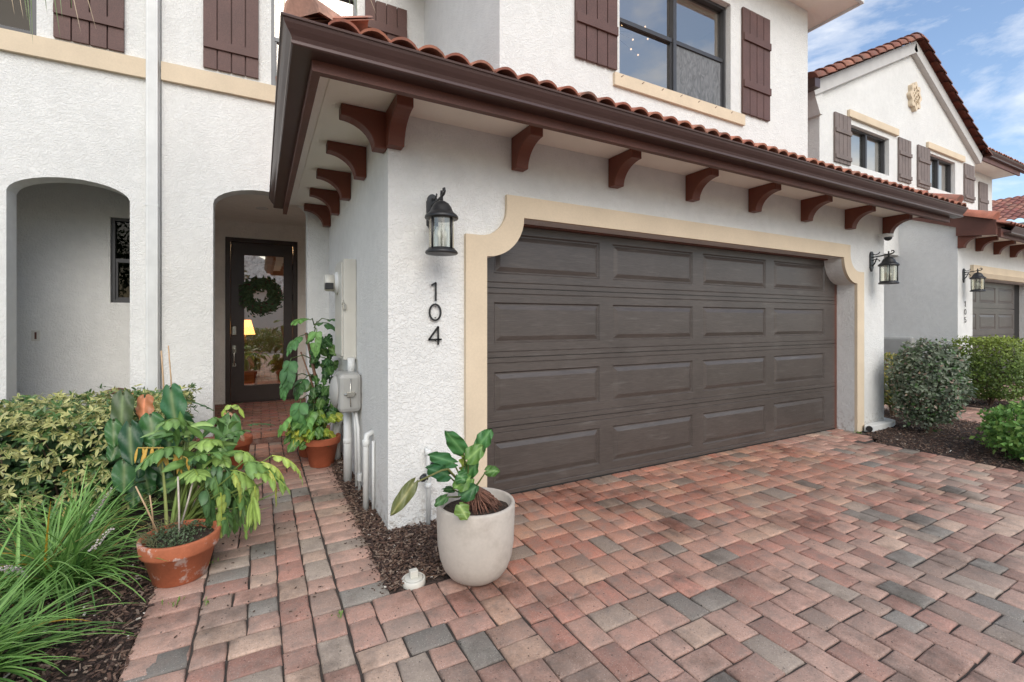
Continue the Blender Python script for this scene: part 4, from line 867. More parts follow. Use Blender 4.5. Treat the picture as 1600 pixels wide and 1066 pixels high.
# leaves
def leaf(m,p,d,L_,W,nrm,col,shape='ell',droop=.5,fold=.18,n=6,mid=None,wave=0):
    p=Vector(p); d=Vector(d).normalized(); nrm=Vector(nrm).normalized(); s_=d.cross(nrm)
    if s_.length<.05: s_=Vector((1,0,0))
    s_.normalize(); mid=mid or tuple(min(1,c*1.7+.02) for c in col); b=len(m.v); step=L_/n; ph=rnd.uniform(0,6)
    for i in range(n+1):
        t=i/n
        if shape=='ell': w=math.sin(math.pi*min(1,t*.97+.03))**.75
        elif shape=='heart': w=((.1+.9*t)**.5)*((.9-.9*t)**.8)/.418
        elif shape=='blade': w=min(1,t*6+.35)*(1-t)**.55
        else: w=math.sin(math.pi*t)**.6
        w*=W/2
        q=s_.cross(d).normalized(); lift=fold*w; wv=wave*math.sin(ph+t*9)*w
        m.v.append(tuple(p-s_*w+q*(lift+wv))); m.v.append(tuple(p)); m.v.append(tuple(p+s_*w+q*(lift-wv)))
        ax=d.cross(Vector((0,0,-1)))
        if ax.length>1e-4: d=(Matrix.Rotation(min(droop/n,d.angle(Vector((0,0,-1)))),3,ax.normalized())@d).normalized()
        p=p+d*step
    for i in range(n):
        a=b+3*i
        m.face((a,a+1,a+4,a+3),(col,mid,mid,col),0,True); m.face((a+1,a+2,a+5,a+4),(mid,col,col,mid),0,True)
def heart(m,p,tip,W,nrm,col,mid=None,curl=.12,pet=True):
    """large heart shaped leaf: basal lobes, pale midrib and side veins"""
    p=Vector(p); tip=Vector(tip); d=(tip-p); L_=d.length; d.normalize(); nrm=Vector(nrm).normalized(); s_=d.cross(nrm).normalized(); q=s_.cross(d).normalized()
    mid=mid or (min(1,col[0]*2+.05),min(1,col[1]*1.7+.05),min(1,col[2]*2+.03)); NU,NV=14,5; b=len(m.v); ph=rnd.uniform(0,6)
    for i in range(NU+1):
        t=i/NU; tq=.015+.985*t; w=(tq**.45)*((1-tq)**.72)/.440*W/2
        for j in range(-NV,NV+1):
            f=j/NV; back=-.17*L_*math.sin(math.pi*min(1,abs(f)*.62))*(1-t)**3
            cz=-curl*L_*(t**2)+ .25*w*abs(f)-.35*w*f*f*1.0+ .012*math.sin(ph+t*14+f*5)*abs(f)
            m.v.append(tuple(p+d*(L_*t+back)+s_*(w*f)+q*cz))
    K_=2*NV+1
    for i in range(NU):
        for j in range(2*NV):
            a=b+i*K_+j; 
            def cc(jj,ii):
                f=abs(jj-NV); v=mid if f==0 else col
                if f==1: v=tuple(.75*x+.25*y for x,y in zip(col,mid))
                return v
            m.face((a,a+1,a+1+K_,a+K_),(cc(j,i),cc(j+1,i),cc(j+1,i+1),cc(j,i+1)),0,True)
def cutleaf(m,p,d,L_,W,col,n=6,droop=.9,up=(0,0,1),bw=.28,jit=.12):
    p=Vector(p); d=Vector(d).normalized(); s_=d.cross(Vector(up)); 
    if s_.length<.05: s_=Vector((1,0,0))
    s_.normalize(); pts=[p]; 
    for i in range(n):
        t=(i+.6)/n; ax=d.cross(Vector((0,0,-1)))
        if ax.length>1e-4: d=(Matrix.Rotation(min(droop/n,d.angle(Vector((0,0,-1)))),3,ax.normalized())@d).normalized()
        p=p+d*(L_/n); pts.append(p); u=s_.cross(d)
        l=W/2*math.sin(math.pi*(.25+.62*t))*rnd.uniform(.85,1.1); k=rnd.uniform(1-jit,1+jit); c=(col[0]*k,col[1]*k,col[2]*k)
        for sg in (-1,1):
            if rnd.random()<.1: continue
            l*=rnd.uniform(.75,1.2); dd=(s_*sg+d*(.45+rnd.uniform(.6,1.3)*t)+u*rnd.uniform(-.1,.15)).normalized(); leaf(m,p-d*(L_/n)*.4,dd,l,L_/n*(bw*4),u,c,'ell',droop=droop*rnd.uniform(.5,1.1),fold=.1,n=4)
    leaf(m,p,d,L_*.3,L_*.16,s_.cross(d),col,'ell',droop=.3,n=4)
    m.tube(pts,[.004]*len(pts),5,col=(col[0]*1.4,col[1]*1.3,col[2]),cap=False)
TOCAM=Vector((-.15,-1,.35))
# --- concrete planter by the garage corner
ct=(1.0,2.245,0)
t=thing('concrete_planter','tall round-bottomed pale concrete planter with exposed roots, left of the garage door','planter',ct)
pr=[(.095,0),(.115,.006),(.145,.028),(.172,.066),(.190,.118),(.201,.19),(.207,.385),(.203,.394),(.192,.396),(.186,.390),(.183,.34),(.15,.32)]
m=MB(); m.lathe(pr,0,0,64,wob=.003); m.build('pot_body',M['concrete'],t); soil(t,.182,.345)
m=MB(); 
for i in range(160):
    a=rnd.uniform(0,6.28); r0=rnd.uniform(.0,.03); r1=rnd.uniform(.03,.10)*(1.3 if math.cos(a)>0 else 1); top=Vector((.01+r0*math.cos(a)*.8,r0*math.sin(a),rnd.uniform(.38,.455)))
    e=Vector((.02+r1*math.cos(a+.3),r1*math.sin(a+.3),.355)); md=(top+e)/2+Vector((math.cos(a)*.02,math.sin(a)*.02,.012)); k=rnd.uniform(.6,1.5)
    m.tube([top,md,e],[.0035,.003,.0015],4,col=(.16*k,.075*k,.05*k),cap=False)
for q in range(3):
    m.tube([(.03+.03*q,-.02*q,.36),(.025+.02*q,0,.41),(.01,.0,.46)],[.028,.024,.012],8,col=(.13,.065,.045))
m.build('root_mass',M['chip'],t)
pl=thing('rubber_plant','leafy green philodendron with one long drooping leaf growing in the concrete planter','plant',(ct[0]+.01,ct[1],.43)); O=Vector(pl.location)
LV=MB(); ST=MB()
def gcol(b=(.045,.13,.032),v=.2): k=rnd.uniform(1-v,1+v); return (b[0]*k*rnd.uniform(.8,1.3),b[1]*k,b[2]*k)
crown=at(733,770,2.22)
for (bx,by,tx,ty,w_,yo,c) in ((724,707,698,676,24,-.03,(.04,.13,.035)),(748,697,767,671,24,.0,(.05,.15,.04)),(731,718,754,696,27,-.06,(.10,.20,.045)),(742,712,758,697,18,.03,(.04,.13,.03)),(709,723,672,710,21,-.05,(.035,.115,.035)),(700,742,669,731,24,-.08,(.025,.09,.03)),(725,733,724,713,15,.0,(.20,.26,.05)),(728,742,746,723,22,-.03,(.045,.14,.035)),(734,748,710,762,24,-.10,(.10,.20,.04)),(722,775,746,759,24,-.12,(.03,.10,.03)),(760,736,781,736,17,-.02,(.06,.14,.03)),(718,790,731,812,22,-.16,(.13,.21,.05)),(697,777,680,789,13,-.06,(.05,.12,.04)),(708,765,694,765,10,.02,(.04,.11,.035)),(716,742,728,752,20,-.12,(.04,.12,.03))):
    b_=at(bx,by,2.22+yo); e_=at(tx,ty,2.20+yo-.02); W=w_*2.43/723
    heart(LV,b_-O,e_-O,W,TOCAM+Vector((rnd.uniform(-.5,.5),0,rnd.uniform(-.1,.5))),tuple(v*1.3 for v in c),curl=.10)
    md=(crown+b_)/2+Vector((0,0,-.01)); ST.tube([crown-O,md-O,b_-O],[.006,.005,.003],6,col=(.14,.18,.05),cap=False)
a,b_,c_,e_=crown,at(700,733,2.12),at(690,735,2.1),at(646,756,2.06)
ST.tube([a-O,b_-O,c_-O,e_-O],[.006,.006,.005,.004],6,col=(.2,.2,.07),cap=False); heart(LV,e_-O,at(611,806,2.02)-O,.062,TOCAM,(.14,.16,.05),curl=.15)
LV.build('leaves',M['leaf'],pl); ST.build('stems',M['leaf'],pl)
# --- worn terracotta bowl on the walkway edge
bt=(-.375,2.985,0)
t=thing('terracotta_pot','wide weathered terracotta bowl with white lime stains on the walkway edge','plant pot',bt)
m=MB(); m.lathe([(.115,0),(.12,.004),(.160,.150),(.173,.153),(.176,.165),(.182,.218),(.178,.226),(.164,.226),(.160,.205),(.14,.19)],0,0,56,wob=.01); m.build('pot_body',M['terracotta_worn'],t); soil(t,.161,.195,4)
sp=thing('succulent','low grey-green sedum mat filling the weathered terracotta bowl','plant',(bt[0],bt[1],.20)); m=MB()
for i in range(1100):
    a=rnd.uniform(0,6.28); r_=.152*math.sqrt(rnd.random()); x,y=r_*math.cos(a),r_*math.sin(a)
    if x>.07 and y<.03 and rnd.random()<.85: continue
    z=rnd.uniform(.0,.045)*(1-r_/.25)+.008; k=rnd.uniform(.7,1.4); c=(.10*k,.145*k,.07*k); d=Vector((rnd.uniform(-1,1),rnd.uniform(-1,1),rnd.uniform(.1,1))).normalized(); l=rnd.uniform(.008,.018); s_=d.cross(Vector((0,0,1))).normalized()*l*.35
    p=Vector((x,y,z)); m.quad([p,p+d*l*.5+s_,p+d*l,p+d*l*.5-s_],c)
for i in range(60):
    a=rnd.uniform(1.8,4.2); x,y=.13*math.cos(a),.15*math.sin(a); m.tube([(x,y,0),(x+rnd.uniform(-.02,.02),y,.03),(x*1.3+rnd.uniform(-.03,.03),y*1.1,rnd.uniform(.03,.08))],.0012,4,col=(.2,.2,.1),cap=False)
m.build('foliage',M['bushleaf'],sp)
def stake(label,a,b,r=.005,gp='thin stakes in the pots'):
    a,b=Vector(a),Vector(b); t=MB(); t.tube([Vector((0,0,0)),(b-a)*.5+Vector((.002,0,0)),b-a],[r,r*.95,r*.8],8); o=t.build('plant_stake',M['stakepale'] if label.startswith('pale') else M['bamboo']); o.location=a; tag(o,label,'stake',gp)
stake('pale upright stake in the middle of the weathered bowl',at(280,842,2.97),at(278,745,2.97),.005)
stake('pale stake leaning right in the weathered bowl',at(284,818,3.05),at(304,742,3.05),.005)
stake('brown stake leaning left at the left rim of the weathered bowl',at(246,832,2.92),at(212,760,2.92),.004)
stake('short brown upright stake at the left rim of the weathered bowl',at(240,826,2.95),at(234,774,2.95),.004)
stake('tall bamboo stake against the white wall above the philodendron, left of two',at(257,640,4.1),at(252,548,4.1),.006,'bamboo stakes behind the philodendron')
stake('slimmer bamboo stake right of the other above the philodendron',at(270,640,4.15),at(263,540,4.15),.005,'bamboo stakes behind the philodendron')
# --- big leafed philodendron
pt=thing('philodendron','big heart-leafed dark philodendron with one orange leaf against the hedge','plant',(-.62,3.95,0)); O=Vector(pt.location)
m=MB(); ST=MB(); base=Vector((-.55,4.05,.0))
for (bx,by,tx,ty,w_,Y,c) in ((192,618,187,680,36,3.95,(.055,.085,.035)),(226,622,222,660,34,4.0,(.50,.20,.09)),(267,610,273,672,46,3.8,(.035,.115,.045)),(235,652,240,700,42,3.75,(.04,.12,.035)),(203,667,204,729,38,3.7,(.02,.065,.03)),(268,662,262,704,42,3.9,(.025,.08,.032)),(194,724,194,772,36,3.72,(.045,.12,.045)),(217,715,214,748,34,3.85,(.02,.07,.025)),(177,660,178,700,26,3.9,(.05,.13,.04)),(185,690,172,722,26,3.95,(.04,.11,.035)),(245,700,252,745,34,3.95,(.02,.06,.02)),(225,735,232,775,34,3.9,(.03,.09,.03)),(250,735,262,772,30,3.95,(.025,.08,.03)),(210,760,206,795,30,3.8,(.035,.09,.03)),(285,650,296,690,30,4.0,(.03,.09,.03))):
    b_=at(bx,by,Y); e_=at(tx,ty,Y-.06); heart(m,b_-O,e_-O,w_*.80*(.4767*b_.x+.879*Y)/723,TOCAM+Vector((rnd.uniform(-.5,.5),0,rnd.uniform(-.2,.5))),tuple(v*1.45 for v in c) if c[0]<.3 else c,mid=(.22,.30,.13) if c[0]<.3 else None,curl=.1)
    mid_=b_.lerp(base,.5)+Vector((0,.05,.12)); ST.tube([base-O,mid_-O,b_-O+Vector((0,0,.02)),b_-O],[.011,.009,.006,.005],6,col=(.09,.12,.05),cap=False)
m.build('leaves',M['leaf'],pt); ST.build('stems',M['leaf'],pt)
# --- sprawling cut-leaf philodendron
pt=thing('cutleaf_philodendron','sprawling finger-leafed philodendron leaning over the walkway behind the terracotta bowl','plant',(-.42,3.4,0)); O=Vector(pt.location)
m=MB(); ST=MB(); base=Vector((-.45,3.36,.06))
def pet(e,r=.009,c=(.20,.27,.07),sag=.05):
    e=Vector(e); md=base.lerp(e,.5)+Vector((0,0,sag)); ST.tube([base-O+Vector((rnd.uniform(-.03,.03),rnd.uniform(-.03,.03),0)),md-O,e-O],[r*1.4,r,r*.6],7,col=c,cap=False)
GR=[(.105,.205,.055),(.08,.165,.05),(.145,.255,.07),(.055,.125,.042)]
for (x,y,Y,dx,dz,L_,c) in ((310,700,3.4,.2,.9,.20,0),(298,668,3.55,-.25,1,.22,2),(322,668,3.5,.2,1,.20,0),(340,690,3.35,.5,.6,.18,1),(285,700,3.3,-.6,.5,.20,0),(335,735,3.2,.8,.1,.20,1),(360,735,3.15,1,.1,.20,0),(380,722,3.15,1,.35,.22,2),(350,760,3.1,.8,-.3,.18,1),(372,765,3.05,.7,-.5,.20,0),(300,735,3.2,.1,.2,.18,1),(320,760,3.1,.3,-.2,.18,3),(395,735,3.1,1,.0,.2,0),(330,715,3.3,.2,.4,.18,2),(345,790,3.05,.5,-.6,.14,1),(290,690,3.5,-.4,.8,.18,3),(365,705,3.25,.9,.4,.16,3),(312,722,3.4,0,.6,.2,3)):
    p=at(x,y,Y); pet(p); cutleaf(m,p-O,(dx*.9,-.35,dz),L_*1.05,L_*1.25,rnd.choice((GR[c],GR[c],(.22,.33,.08))),n=rnd.choice((4,5,6)),droop=rnd.uniform(.6,1.7),bw=.30)
for (x,y,Y,dx,dz,L_,c) in ((408,722,3.1,1,-.05,.13,(.38,.46,.12)),(425,712,3.1,1,.05,.15,(.36,.46,.12)),(398,760,3.0,.25,-1,.13,(.33,.42,.10)),(385,790,3.0,-.2,-1,.10,(.15,.25,.06)),(365,740,3.0,.5,-.5,.13,(.36,.42,.10)),(345,770,3.0,.2,-.8,.13,(.30,.38,.09)),(420,735,3.05,.7,-.6,.12,(.42,.46,.12))):
    p=at(x,y,Y); pet(p,.006); cutleaf(m,p-O,(dx,-.2,dz),L_*1.5,L_*.95,c,n=5,droop=1.3,bw=.34)
for k in range(44):
    x=rnd.uniform(268,362); y=rnd.uniform(668,760); Y=rnd.uniform(3.2,3.6); p=at(x,y,Y); a=rnd.uniform(-1.2,1.4); L_=rnd.uniform(.12,.2)
    leaf(m,p-O,(a,-.3,rnd.uniform(-.2,1.1)),L_,rnd.uniform(.028,.055),TOCAM+Vector((rnd.uniform(-.5,.5),0,rnd.uniform(-.3,.6))),rnd.choice((GR[0],GR[1],GR[2],(.24,.36,.11))),'ell',droop=rnd.uniform(.2,1.3),n=6)
for k in range(12):
    x=rnd.uniform(290,390); y=rnd.uniform(715,775); p=at(x,y,rnd.uniform(3.15,3.45)); cutleaf(m,p-O,(rnd.uniform(-.4,1),-.3,rnd.uniform(-.4,.6)),.18,.2,rnd.choice((GR[1],GR[3],GR[0])),n=6,droop=rnd.uniform(.5,1.6),bw=.26)
# drooping pale folded leaf at the end
p=at(396,775,2.98)-O
for k in range(7): leaf(m,p,(math.cos(k)*.25,-.1+.1*math.sin(k),-1),.17,.030,(math.cos(k*1.3),-1,.1),(.27,.38,.09),'ell',droop=.1,n=6)
# long strap petioles fanning from the base
for k in range(16):
    e=at(270+k*11+rnd.uniform(-6,6),690+k*5+rnd.uniform(-15,15),3.35); leaf(m,base-O+Vector((rnd.uniform(-.05,.08),0,0)),(e-base),(e-base).length,.022,TOCAM,(.20,.28,.08) if k%3 else (.30,.33,.12),'blade',droop=.15,n=6)
LVy=MB(); p=at(292,716,3.25)-O; q0=at(215,700,3.3)-O
LVy.tube([p,(p+q0)/2+Vector((0,0,.03)),q0],.004,5,col=(.5,.36,.08),cap=False)
for k in range(11):
    f=k/10; c=p.lerp(q0,f)+Vector((0,0,.03*math.sin(math.pi*f))); leaf(LVy,c,(rnd.uniform(-.8,.6),-.2,-1),.08*(1-.4*abs(f-.4))+rnd.uniform(0,.08),rnd.uniform(.012,.022),TOCAM,(.62,.36,.045),'ell',droop=.2,n=5,mid=(.7,.45,.1))
m.build('leaves',M['leaf'],pt); ST.build('stalks',M['leaf'],pt); LVy.build('dead_frond',M['leaf'],pt)
# --- fern-like sprig and peach leaf plant in a pot at the porch edge
t=thing('terracotta_pot','terracotta pot standing by the arch left of the path, half hidden by leaves','plant pot',(-.215,4.95,0)); pot(t,.10,.145,.28,M['terracotta']); soil(t,.12,.24,2)
pt=thing('philodendron','potted plant with one drooping peach leaf and an arching lime leaf by the arch','plant',(-.215,4.95,.25)); O=Vector(pt.location); m=MB(); ST=MB()
for (bx,by,tx,ty,w_,Y,c) in ((357,650,381,690,15,4.6,(.62,.36,.22)),(360,655,348,716,34,4.4,(.08,.20,.05)),(345,700,335,735,20,4.3,(.12,.24,.06))):
    b_=at(bx,by,Y); heart(m,b_-O,at(tx,ty,Y-.08)-O,w_*(.4767*b_.x+.879*Y)/723,TOCAM,c,curl=.05); ST.tube([Vector((0,0,0)),b_-O+Vector((0,0,.03)),b_-O],[.007,.005,.004],6,col=(.16,.10,.07),cap=False)
pp=[at(350,655,4.65)-O,at(350,641,4.65)-O,at(360,634,4.65)-O,at(374,638,4.65)-O,at(381,652,4.65)-O]
for a_,b_ in zip(pp,pp[1:]): leaf(m,a_,b_-a_,(b_-a_).length*1.15,.045,TOCAM,(.30,.42,.08),'blade' if b_ is pp[-1] else 'band',droop=0,n=3)
for (x,y,dx,dz) in ((322,628,-.8,.7),(335,640,.3,.4),(375,650,.9,.1),(330,655,-.6,.2)):
    cutleaf(m,at(x+12,y+14,4.7)-O,(dx,-.1,dz),.17,.13,(.05,.13,.05),n=8,droop=.3,bw=.3)
m.build('leaves',M['leaf'],pt); ST.build('stems',M['leaf'],pt)
# --- two terracotta pots at the right of the path
t=thing('terracotta_pot','clean terracotta pot in front, against the utility pipes','plant pot',(.50,4.66,0)); pot(t,.105,.165,.27,M['terracotta']); soil(t,.14,.235,3)
t=thing('terracotta_pot','terracotta pot just behind the front one, close to the porch step','plant pot',(.435,5.06,0)); pot(t,.10,.15,.27,M['terracotta']); soil(t,.125,.235,5)
pt=thing('pothos','bushy yellow and green pothos spilling from the front terracotta pot','plant',(.50,4.66,.25)); O=Vector(pt.location); m=MB(); ST=MB()
for i in range(46):
    a=rnd.uniform(0,6.28); r_=rnd.uniform(.02,.20); p=Vector((-.06+r_*math.cos(a),r_*math.sin(a)-.03,rnd.uniform(.02,.24))); tip=p+Vector((math.cos(a)*.05-.02,-.05,-.045+rnd.uniform(-.03,.03)))
    c=rnd.choice(((.42,.46,.06),(.30,.40,.05),(.16,.30,.05),(.10,.22,.05),(.10,.22,.05))); heart(m,p,tip+(tip-p)*.4,rnd.uniform(.06,.09),TOCAM+Vector((rnd.uniform(-.7,.7),0,rnd.uniform(0,.6))),c,curl=.1); ST.tube([Vector((0,0,-.01)),p*.6,p],.003,4,col=(.2,.3,.08),cap=False)
m.build('leaves',M['leaf'],pt); ST.build('stems',M['leaf'],pt)
pt=thing('climbing_philodendron','tall staked green philodendron with lobed leaves beside the meter box','plant',(.46,4.95,.25)); O=Vector(pt.location); m=MB(); ST=MB()
top=at(478,520,4.95)
ST.tube([Vector((.02,0,-.02)),Vector((.02,0,.5)),top-O],[.016,.015,.013],8,col=(.26,.13,.08)); ST.tube([Vector((.0,0,-.02)),Vector((-.01,-.02,.45)),at(470,550,4.93)-O],[.009,.009,.007],7,col=(.36,.2,.12))
LG=[(.10,.24,.05),(.07,.18,.05),(.13,.28,.065),(.05,.13,.04)]
for (x,y,Y,dx,dz,L_) in ((485,500,4.8,-.6,.4,.20),(500,505,4.9,.3,.2,.20),(495,515,4.7,-.2,-.6,.22),(470,525,4.7,-.7,-.2,.20),(455,560,4.6,-.4,-.7,.26),(515,500,5.0,.4,.3,.16),(510,560,4.9,.3,-.3,.16),(478,590,4.7,-.6,-.3,.2),(470,625,4.6,-.3,-.8,.26),(490,640,4.6,-.5,-.4,.22),(455,650,4.6,-.9,-.3,.18),(452,590,4.65,-.6,-.6,.18)):
    p=at(x,y,Y); s0=Vector((.46,4.95,max(.5,p.z-.05))); ST.tube([s0-O,p.lerp(s0,.5)-O+Vector((0,0,.04)),p-O],[.006,.005,.004],5,col=(.13,.2,.06),cap=False)
    cutleaf(m,p-O,(dx,-.5,dz),L_*.95,L_*1.15,rnd.choice(LG),n=4,droop=.9,bw=.40)
for i in range(75):
    f=rnd.random(); c0=at(505+rnd.uniform(-18,22),520+f*125,4.95+rnd.uniform(-.15,.12)); 
    heart(m,c0-O,c0-O+Vector((rnd.uniform(-.08,.08),-.03,-.07+rnd.uniform(-.03,.04))),rnd.uniform(.05,.085),TOCAM+Vector((rnd.uniform(-.8,.8),0,rnd.uniform(-.2,.7))),rnd.choice(((.05,.14,.04),(.08,.19,.05),(.035,.10,.03),(.12,.24,.06))),curl=.1)
m.build('leaves',M['leaf'],pt); ST.build('stems',M['leaf'],pt)
# ================================================================== BEDS
def lily_clump(label,cx,cy,n,rad,h,spikes,bias=(0,0),seed=1):
    t=thing('liriope',label,'ornamental grass',(cx,cy,0),0,'strap-leaved liriope clumps in the left bed'); m=MB()
    for i in range(n):
        a=rnd.uniform(0,2*math.pi); b0=Vector((rnd.gauss(0,.055),rnd.gauss(0,.055),-.01)); l=rnd.uniform(.55,1.1)*rad*1.35; el=rnd.uniform(.7,1.45); d=Vector((math.cos(a)*math.cos(el)+bias[0],math.sin(a)*math.cos(el)+bias[1],math.sin(el)*h))
        k=rnd.random(); c=(.17,.33,.08) if k<.5 else (.25,.43,.12) if k<.78 else (.09,.20,.05) if k<.95 else (.45,.36,.12) if k<.985 else (.5,.30,.04); q=rnd.uniform(.8,1.2)
        leaf(m,b0,d,l,rnd.uniform(.012,.020),(math.cos(a)*-.3,math.sin(a)*-.3,1),(c[0]*q,c[1]*q,c[2]*q),'blade',droop=rnd.uniform(.4,1.9),fold=.5,n=9,mid=tuple(x*q*1.25 for x in c))
    m.build('blades',M['blade'],t); m=MB()
    for i in range(spikes):
        a=rnd.uniform(0,2*math.pi); d=Vector((math.cos(a)*.5+bias[0],math.sin(a)*.5-.3,.9)).normalized(); l=rad*rnd.uniform(.8,1.15); p0=Vector((0,0,0)); e=p0+d*l; bend=Vector((math.cos(a)*.08,-.05,-.03)); m.tube([p0,p0.lerp(e,.5),e+bend],.002,4,col=(.3,.3,.2),cap=False)
        for k in range(34):
            f=.62+.38*k/34; c0=p0.lerp(e,f)+bend*f+Vector((rnd.gauss(0,.005),rnd.gauss(0,.005),rnd.gauss(0,.005))); r_=rnd.uniform(.005,.008)*(1.25-f*.5); cc=rnd.choice(((.72,.64,.62),(.58,.50,.50),(.74,.68,.62),(.5,.42,.38)))
            v=[c0+Vector(x)*r_ for x in ((1,0,0),(-1,0,0),(0,1,0),(0,-1,0),(0,0,1),(0,0,-1))]; b=len(m.v); m.v+=[tuple(x) for x in v]
            for f_ in ((0,2,4),(2,1,4),(1,3,4),(3,0,4),(2,0,5),(1,2,5),(3,1,5),(0,3,5)): m.face([b+x for x in f_],cc)
    m.build('flower_spikes',M['bushleaf'],t)
lily_clump('large arching liriope clump with pale flower spikes left of the terracotta bowl',-.92,3.14,340,.44,1.0,3)
lily_clump('liriope clump in the bottom left corner with long pale flower spikes',-1.02,2.45,330,.42,.95,3,bias=(.05,0))
lily_clump('shorter liriope clump behind the large one, under the hedge',-.98,3.72,220,.36,1.0,2)
lily_clump('liriope clump cut by the left edge of the picture',-1.42,3.22,260,.40,1.0,2)
def hedge(label):
    t=thing('hedge',label,'hedge',(-1.9,4.8,0)); O=Vector(t.location); m=MB(); 
    def top(x,y): return .70+.045*noise.noise(Vector((x*2.2,y*2.2,1)))+.03*noise.noise(Vector((x*6,y*6,2)))-.02*max(0,-x-1.2)
    for i in range(4200):
        x=rnd.uniform(-3.3,-.60); 
        if rnd.random()<.55:
            y=rnd.uniform(4.15,5.45); z=top(x,y)+rnd.gauss(-.035,.03); out_=Vector((rnd.gauss(0,.4),rnd.gauss(-.25,.4),1))
        else:
            z=rnd.uniform(.10,.72); y=4.0+.25*(z/.7)**2+rnd.gauss(.02,.06)+.1*noise.noise(Vector((x*3,z*3,4))); out_=Vector((rnd.gauss(0,.4),-1,rnd.gauss(.5,.4)))
            if rnd.random()<.12: x=-.60+rnd.gauss(0,.03); y=rnd.uniform(4.2,5.4); out_=Vector((1,-.2,.5))
        out_.normalize(); c0=Vector((x,y,z))-O; a0=rnd.uniform(0,6.28); ax=out_.orthogonal().normalized(); k=rnd.random(); n=rnd.randint(3,6)
        kind='cream' if k<.27 else 'mix' if k<.64 else 'green'
        for j in range(n):
            a=a0+2*math.pi*j/n+rnd.uniform(-.2,.2); d=(Matrix.Rotation(a,3,out_)@ax)*1.0+out_*rnd.uniform(.2,1.5)+Vector((rnd.gauss(0,.25),rnd.gauss(0,.25),rnd.gauss(0,.25))); l=rnd.uniform(.032,.062)
            cr=(.58,.55,.22); gr=(.07,.145,.04); q=rnd.uniform(.8,1.2)
            if kind=='cream': c,mi_=cr,(.46,.48,.2)
            elif kind=='mix': c,mi_=(gr,cr) if rnd.random()<.5 else (cr,gr)
            else: c,mi_=gr,(.10,.19,.06)
            if rnd.random()<.002: c=mi_=(.6,.2,.03)
            leaf(m,c0,d,l,l*.33,out_,tuple(v*q for v in c),'ell',droop=.5,fold=.25,n=3,mid=tuple(v*q for v in mi_))
    m.build('leaves',M['leaf'],t); m=MB()
    for i in range(150):
        x=rnd.uniform(-3.2,-.68); y=rnd.uniform(4.15,5.4); p=Vector((x,y,0))-O; m.tube([p,p+Vector((rnd.gauss(0,.05),rnd.gauss(0,.05),.3)),p+Vector((rnd.gauss(0,.12),rnd.gauss(-.03,.1),.62))],[.009,.006,.003],5,col=(.13,.09,.06),cap=False)
    for i in range(5200):   # inner foliage, its shade put into a darker leaf green
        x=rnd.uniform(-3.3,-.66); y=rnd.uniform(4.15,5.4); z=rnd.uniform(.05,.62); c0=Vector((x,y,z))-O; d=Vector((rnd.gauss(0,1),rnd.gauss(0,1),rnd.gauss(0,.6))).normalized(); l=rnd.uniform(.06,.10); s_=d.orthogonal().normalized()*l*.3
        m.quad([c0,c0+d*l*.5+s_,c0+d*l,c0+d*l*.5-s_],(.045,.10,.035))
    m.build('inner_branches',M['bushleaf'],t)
hedge('low hedge of cream and green variegated leaves under the left arch')
def bush(name,label,c,rx,ry,z0,z1,n,ls,pal,p=3.2,lump=.10,stems=8,gp=None,dens=.4,stemcol=(.14,.09,.06)):
    t=thing(name,label,'shrub',(c[0],c[1],0),0,gp); m=MB(); zc=(z0+z1)/2; hz=(z1-z0)/2; sd=rnd.uniform(0,50)
    for i in range(n):
        u=rnd.uniform(-1,1); a=rnd.uniform(0,6.28); v=Vector((math.sqrt(1-u*u)*math.cos(a),math.sqrt(1-u*u)*math.sin(a),u))
        k=(abs(v.x)**p+abs(v.y)**p+abs(v.z)**p)**(-1/p); k*=1+lump*noise.noise(v*2.5+Vector((sd,0,0)))+lump*.8*noise.noise(v*6+Vector((0,sd,0)))
        dpt=1-abs(rnd.gauss(0,.10)) if rnd.random()<.72 else rnd.uniform(.45,.95)
        P_=Vector((v.x*k*rx,v.y*k*ry,v.z*k*hz))*dpt+Vector((0,0,zc))
        if P_.z<.02: continue
        out_=(v+Vector((rnd.gauss(0,.5),rnd.gauss(0,.5),rnd.gauss(.3,.5)))).normalized(); d=(out_.orthogonal().normalized()); d=(Matrix.Rotation(rnd.uniform(0,6.28),3,out_)@d+out_*.5).normalized(); l=ls*rnd.uniform(.7,1.25); s_=d.cross(out_).normalized()*l*.30
        col=pal(v,P_,dpt); m.quad([P_,P_+d*l*.5+s_+out_*l*.06,P_+d*l,P_+d*l*.5-s_+out_*l*.06],col)
    m.build('leaves',M['bushleaf'],t); m=MB()
    for i in range(stems):
        a=2*math.pi*i/stems+rnd.uniform(-.3,.3); e=Vector((rx*.6*math.cos(a),ry*.6*math.sin(a),zc+hz*rnd.uniform(-.2,.6))); m.tube([(rnd.gauss(0,.02),rnd.gauss(0,.02),-.02),(e.x*.35,e.y*.35,z0+.12),tuple(e)],[.014,.010,.004],6,col=stemcol,cap=False)
        for q in range(3): 
            b_=e*rnd.uniform(.4,.9); m.tube([tuple(b_),tuple(b_+Vector((rnd.gauss(0,.1),rnd.gauss(0,.1),.12)))],[.004,.002],4,col=stemcol,cap=False)
    m.build('stems',M['bushleaf'],t); return t
def palG(v,P_,d):
    k=rnd.uniform(.65,1.35); r_=rnd.random()
    c=(.155,.195,.125) if r_<.55 else (.27,.30,.22) if r_<.78 else (.08,.16,.05) if r_<.92 else (.28,.20,.15)
    return tuple(x*k for x in c)
bush('shrub','grey-green leafy shrub beside the downspout at the right pier',(7.10,2.52),.345,.33,.14,1.06,8500,.046,palG,p=2.7,lump=.26,stems=16)
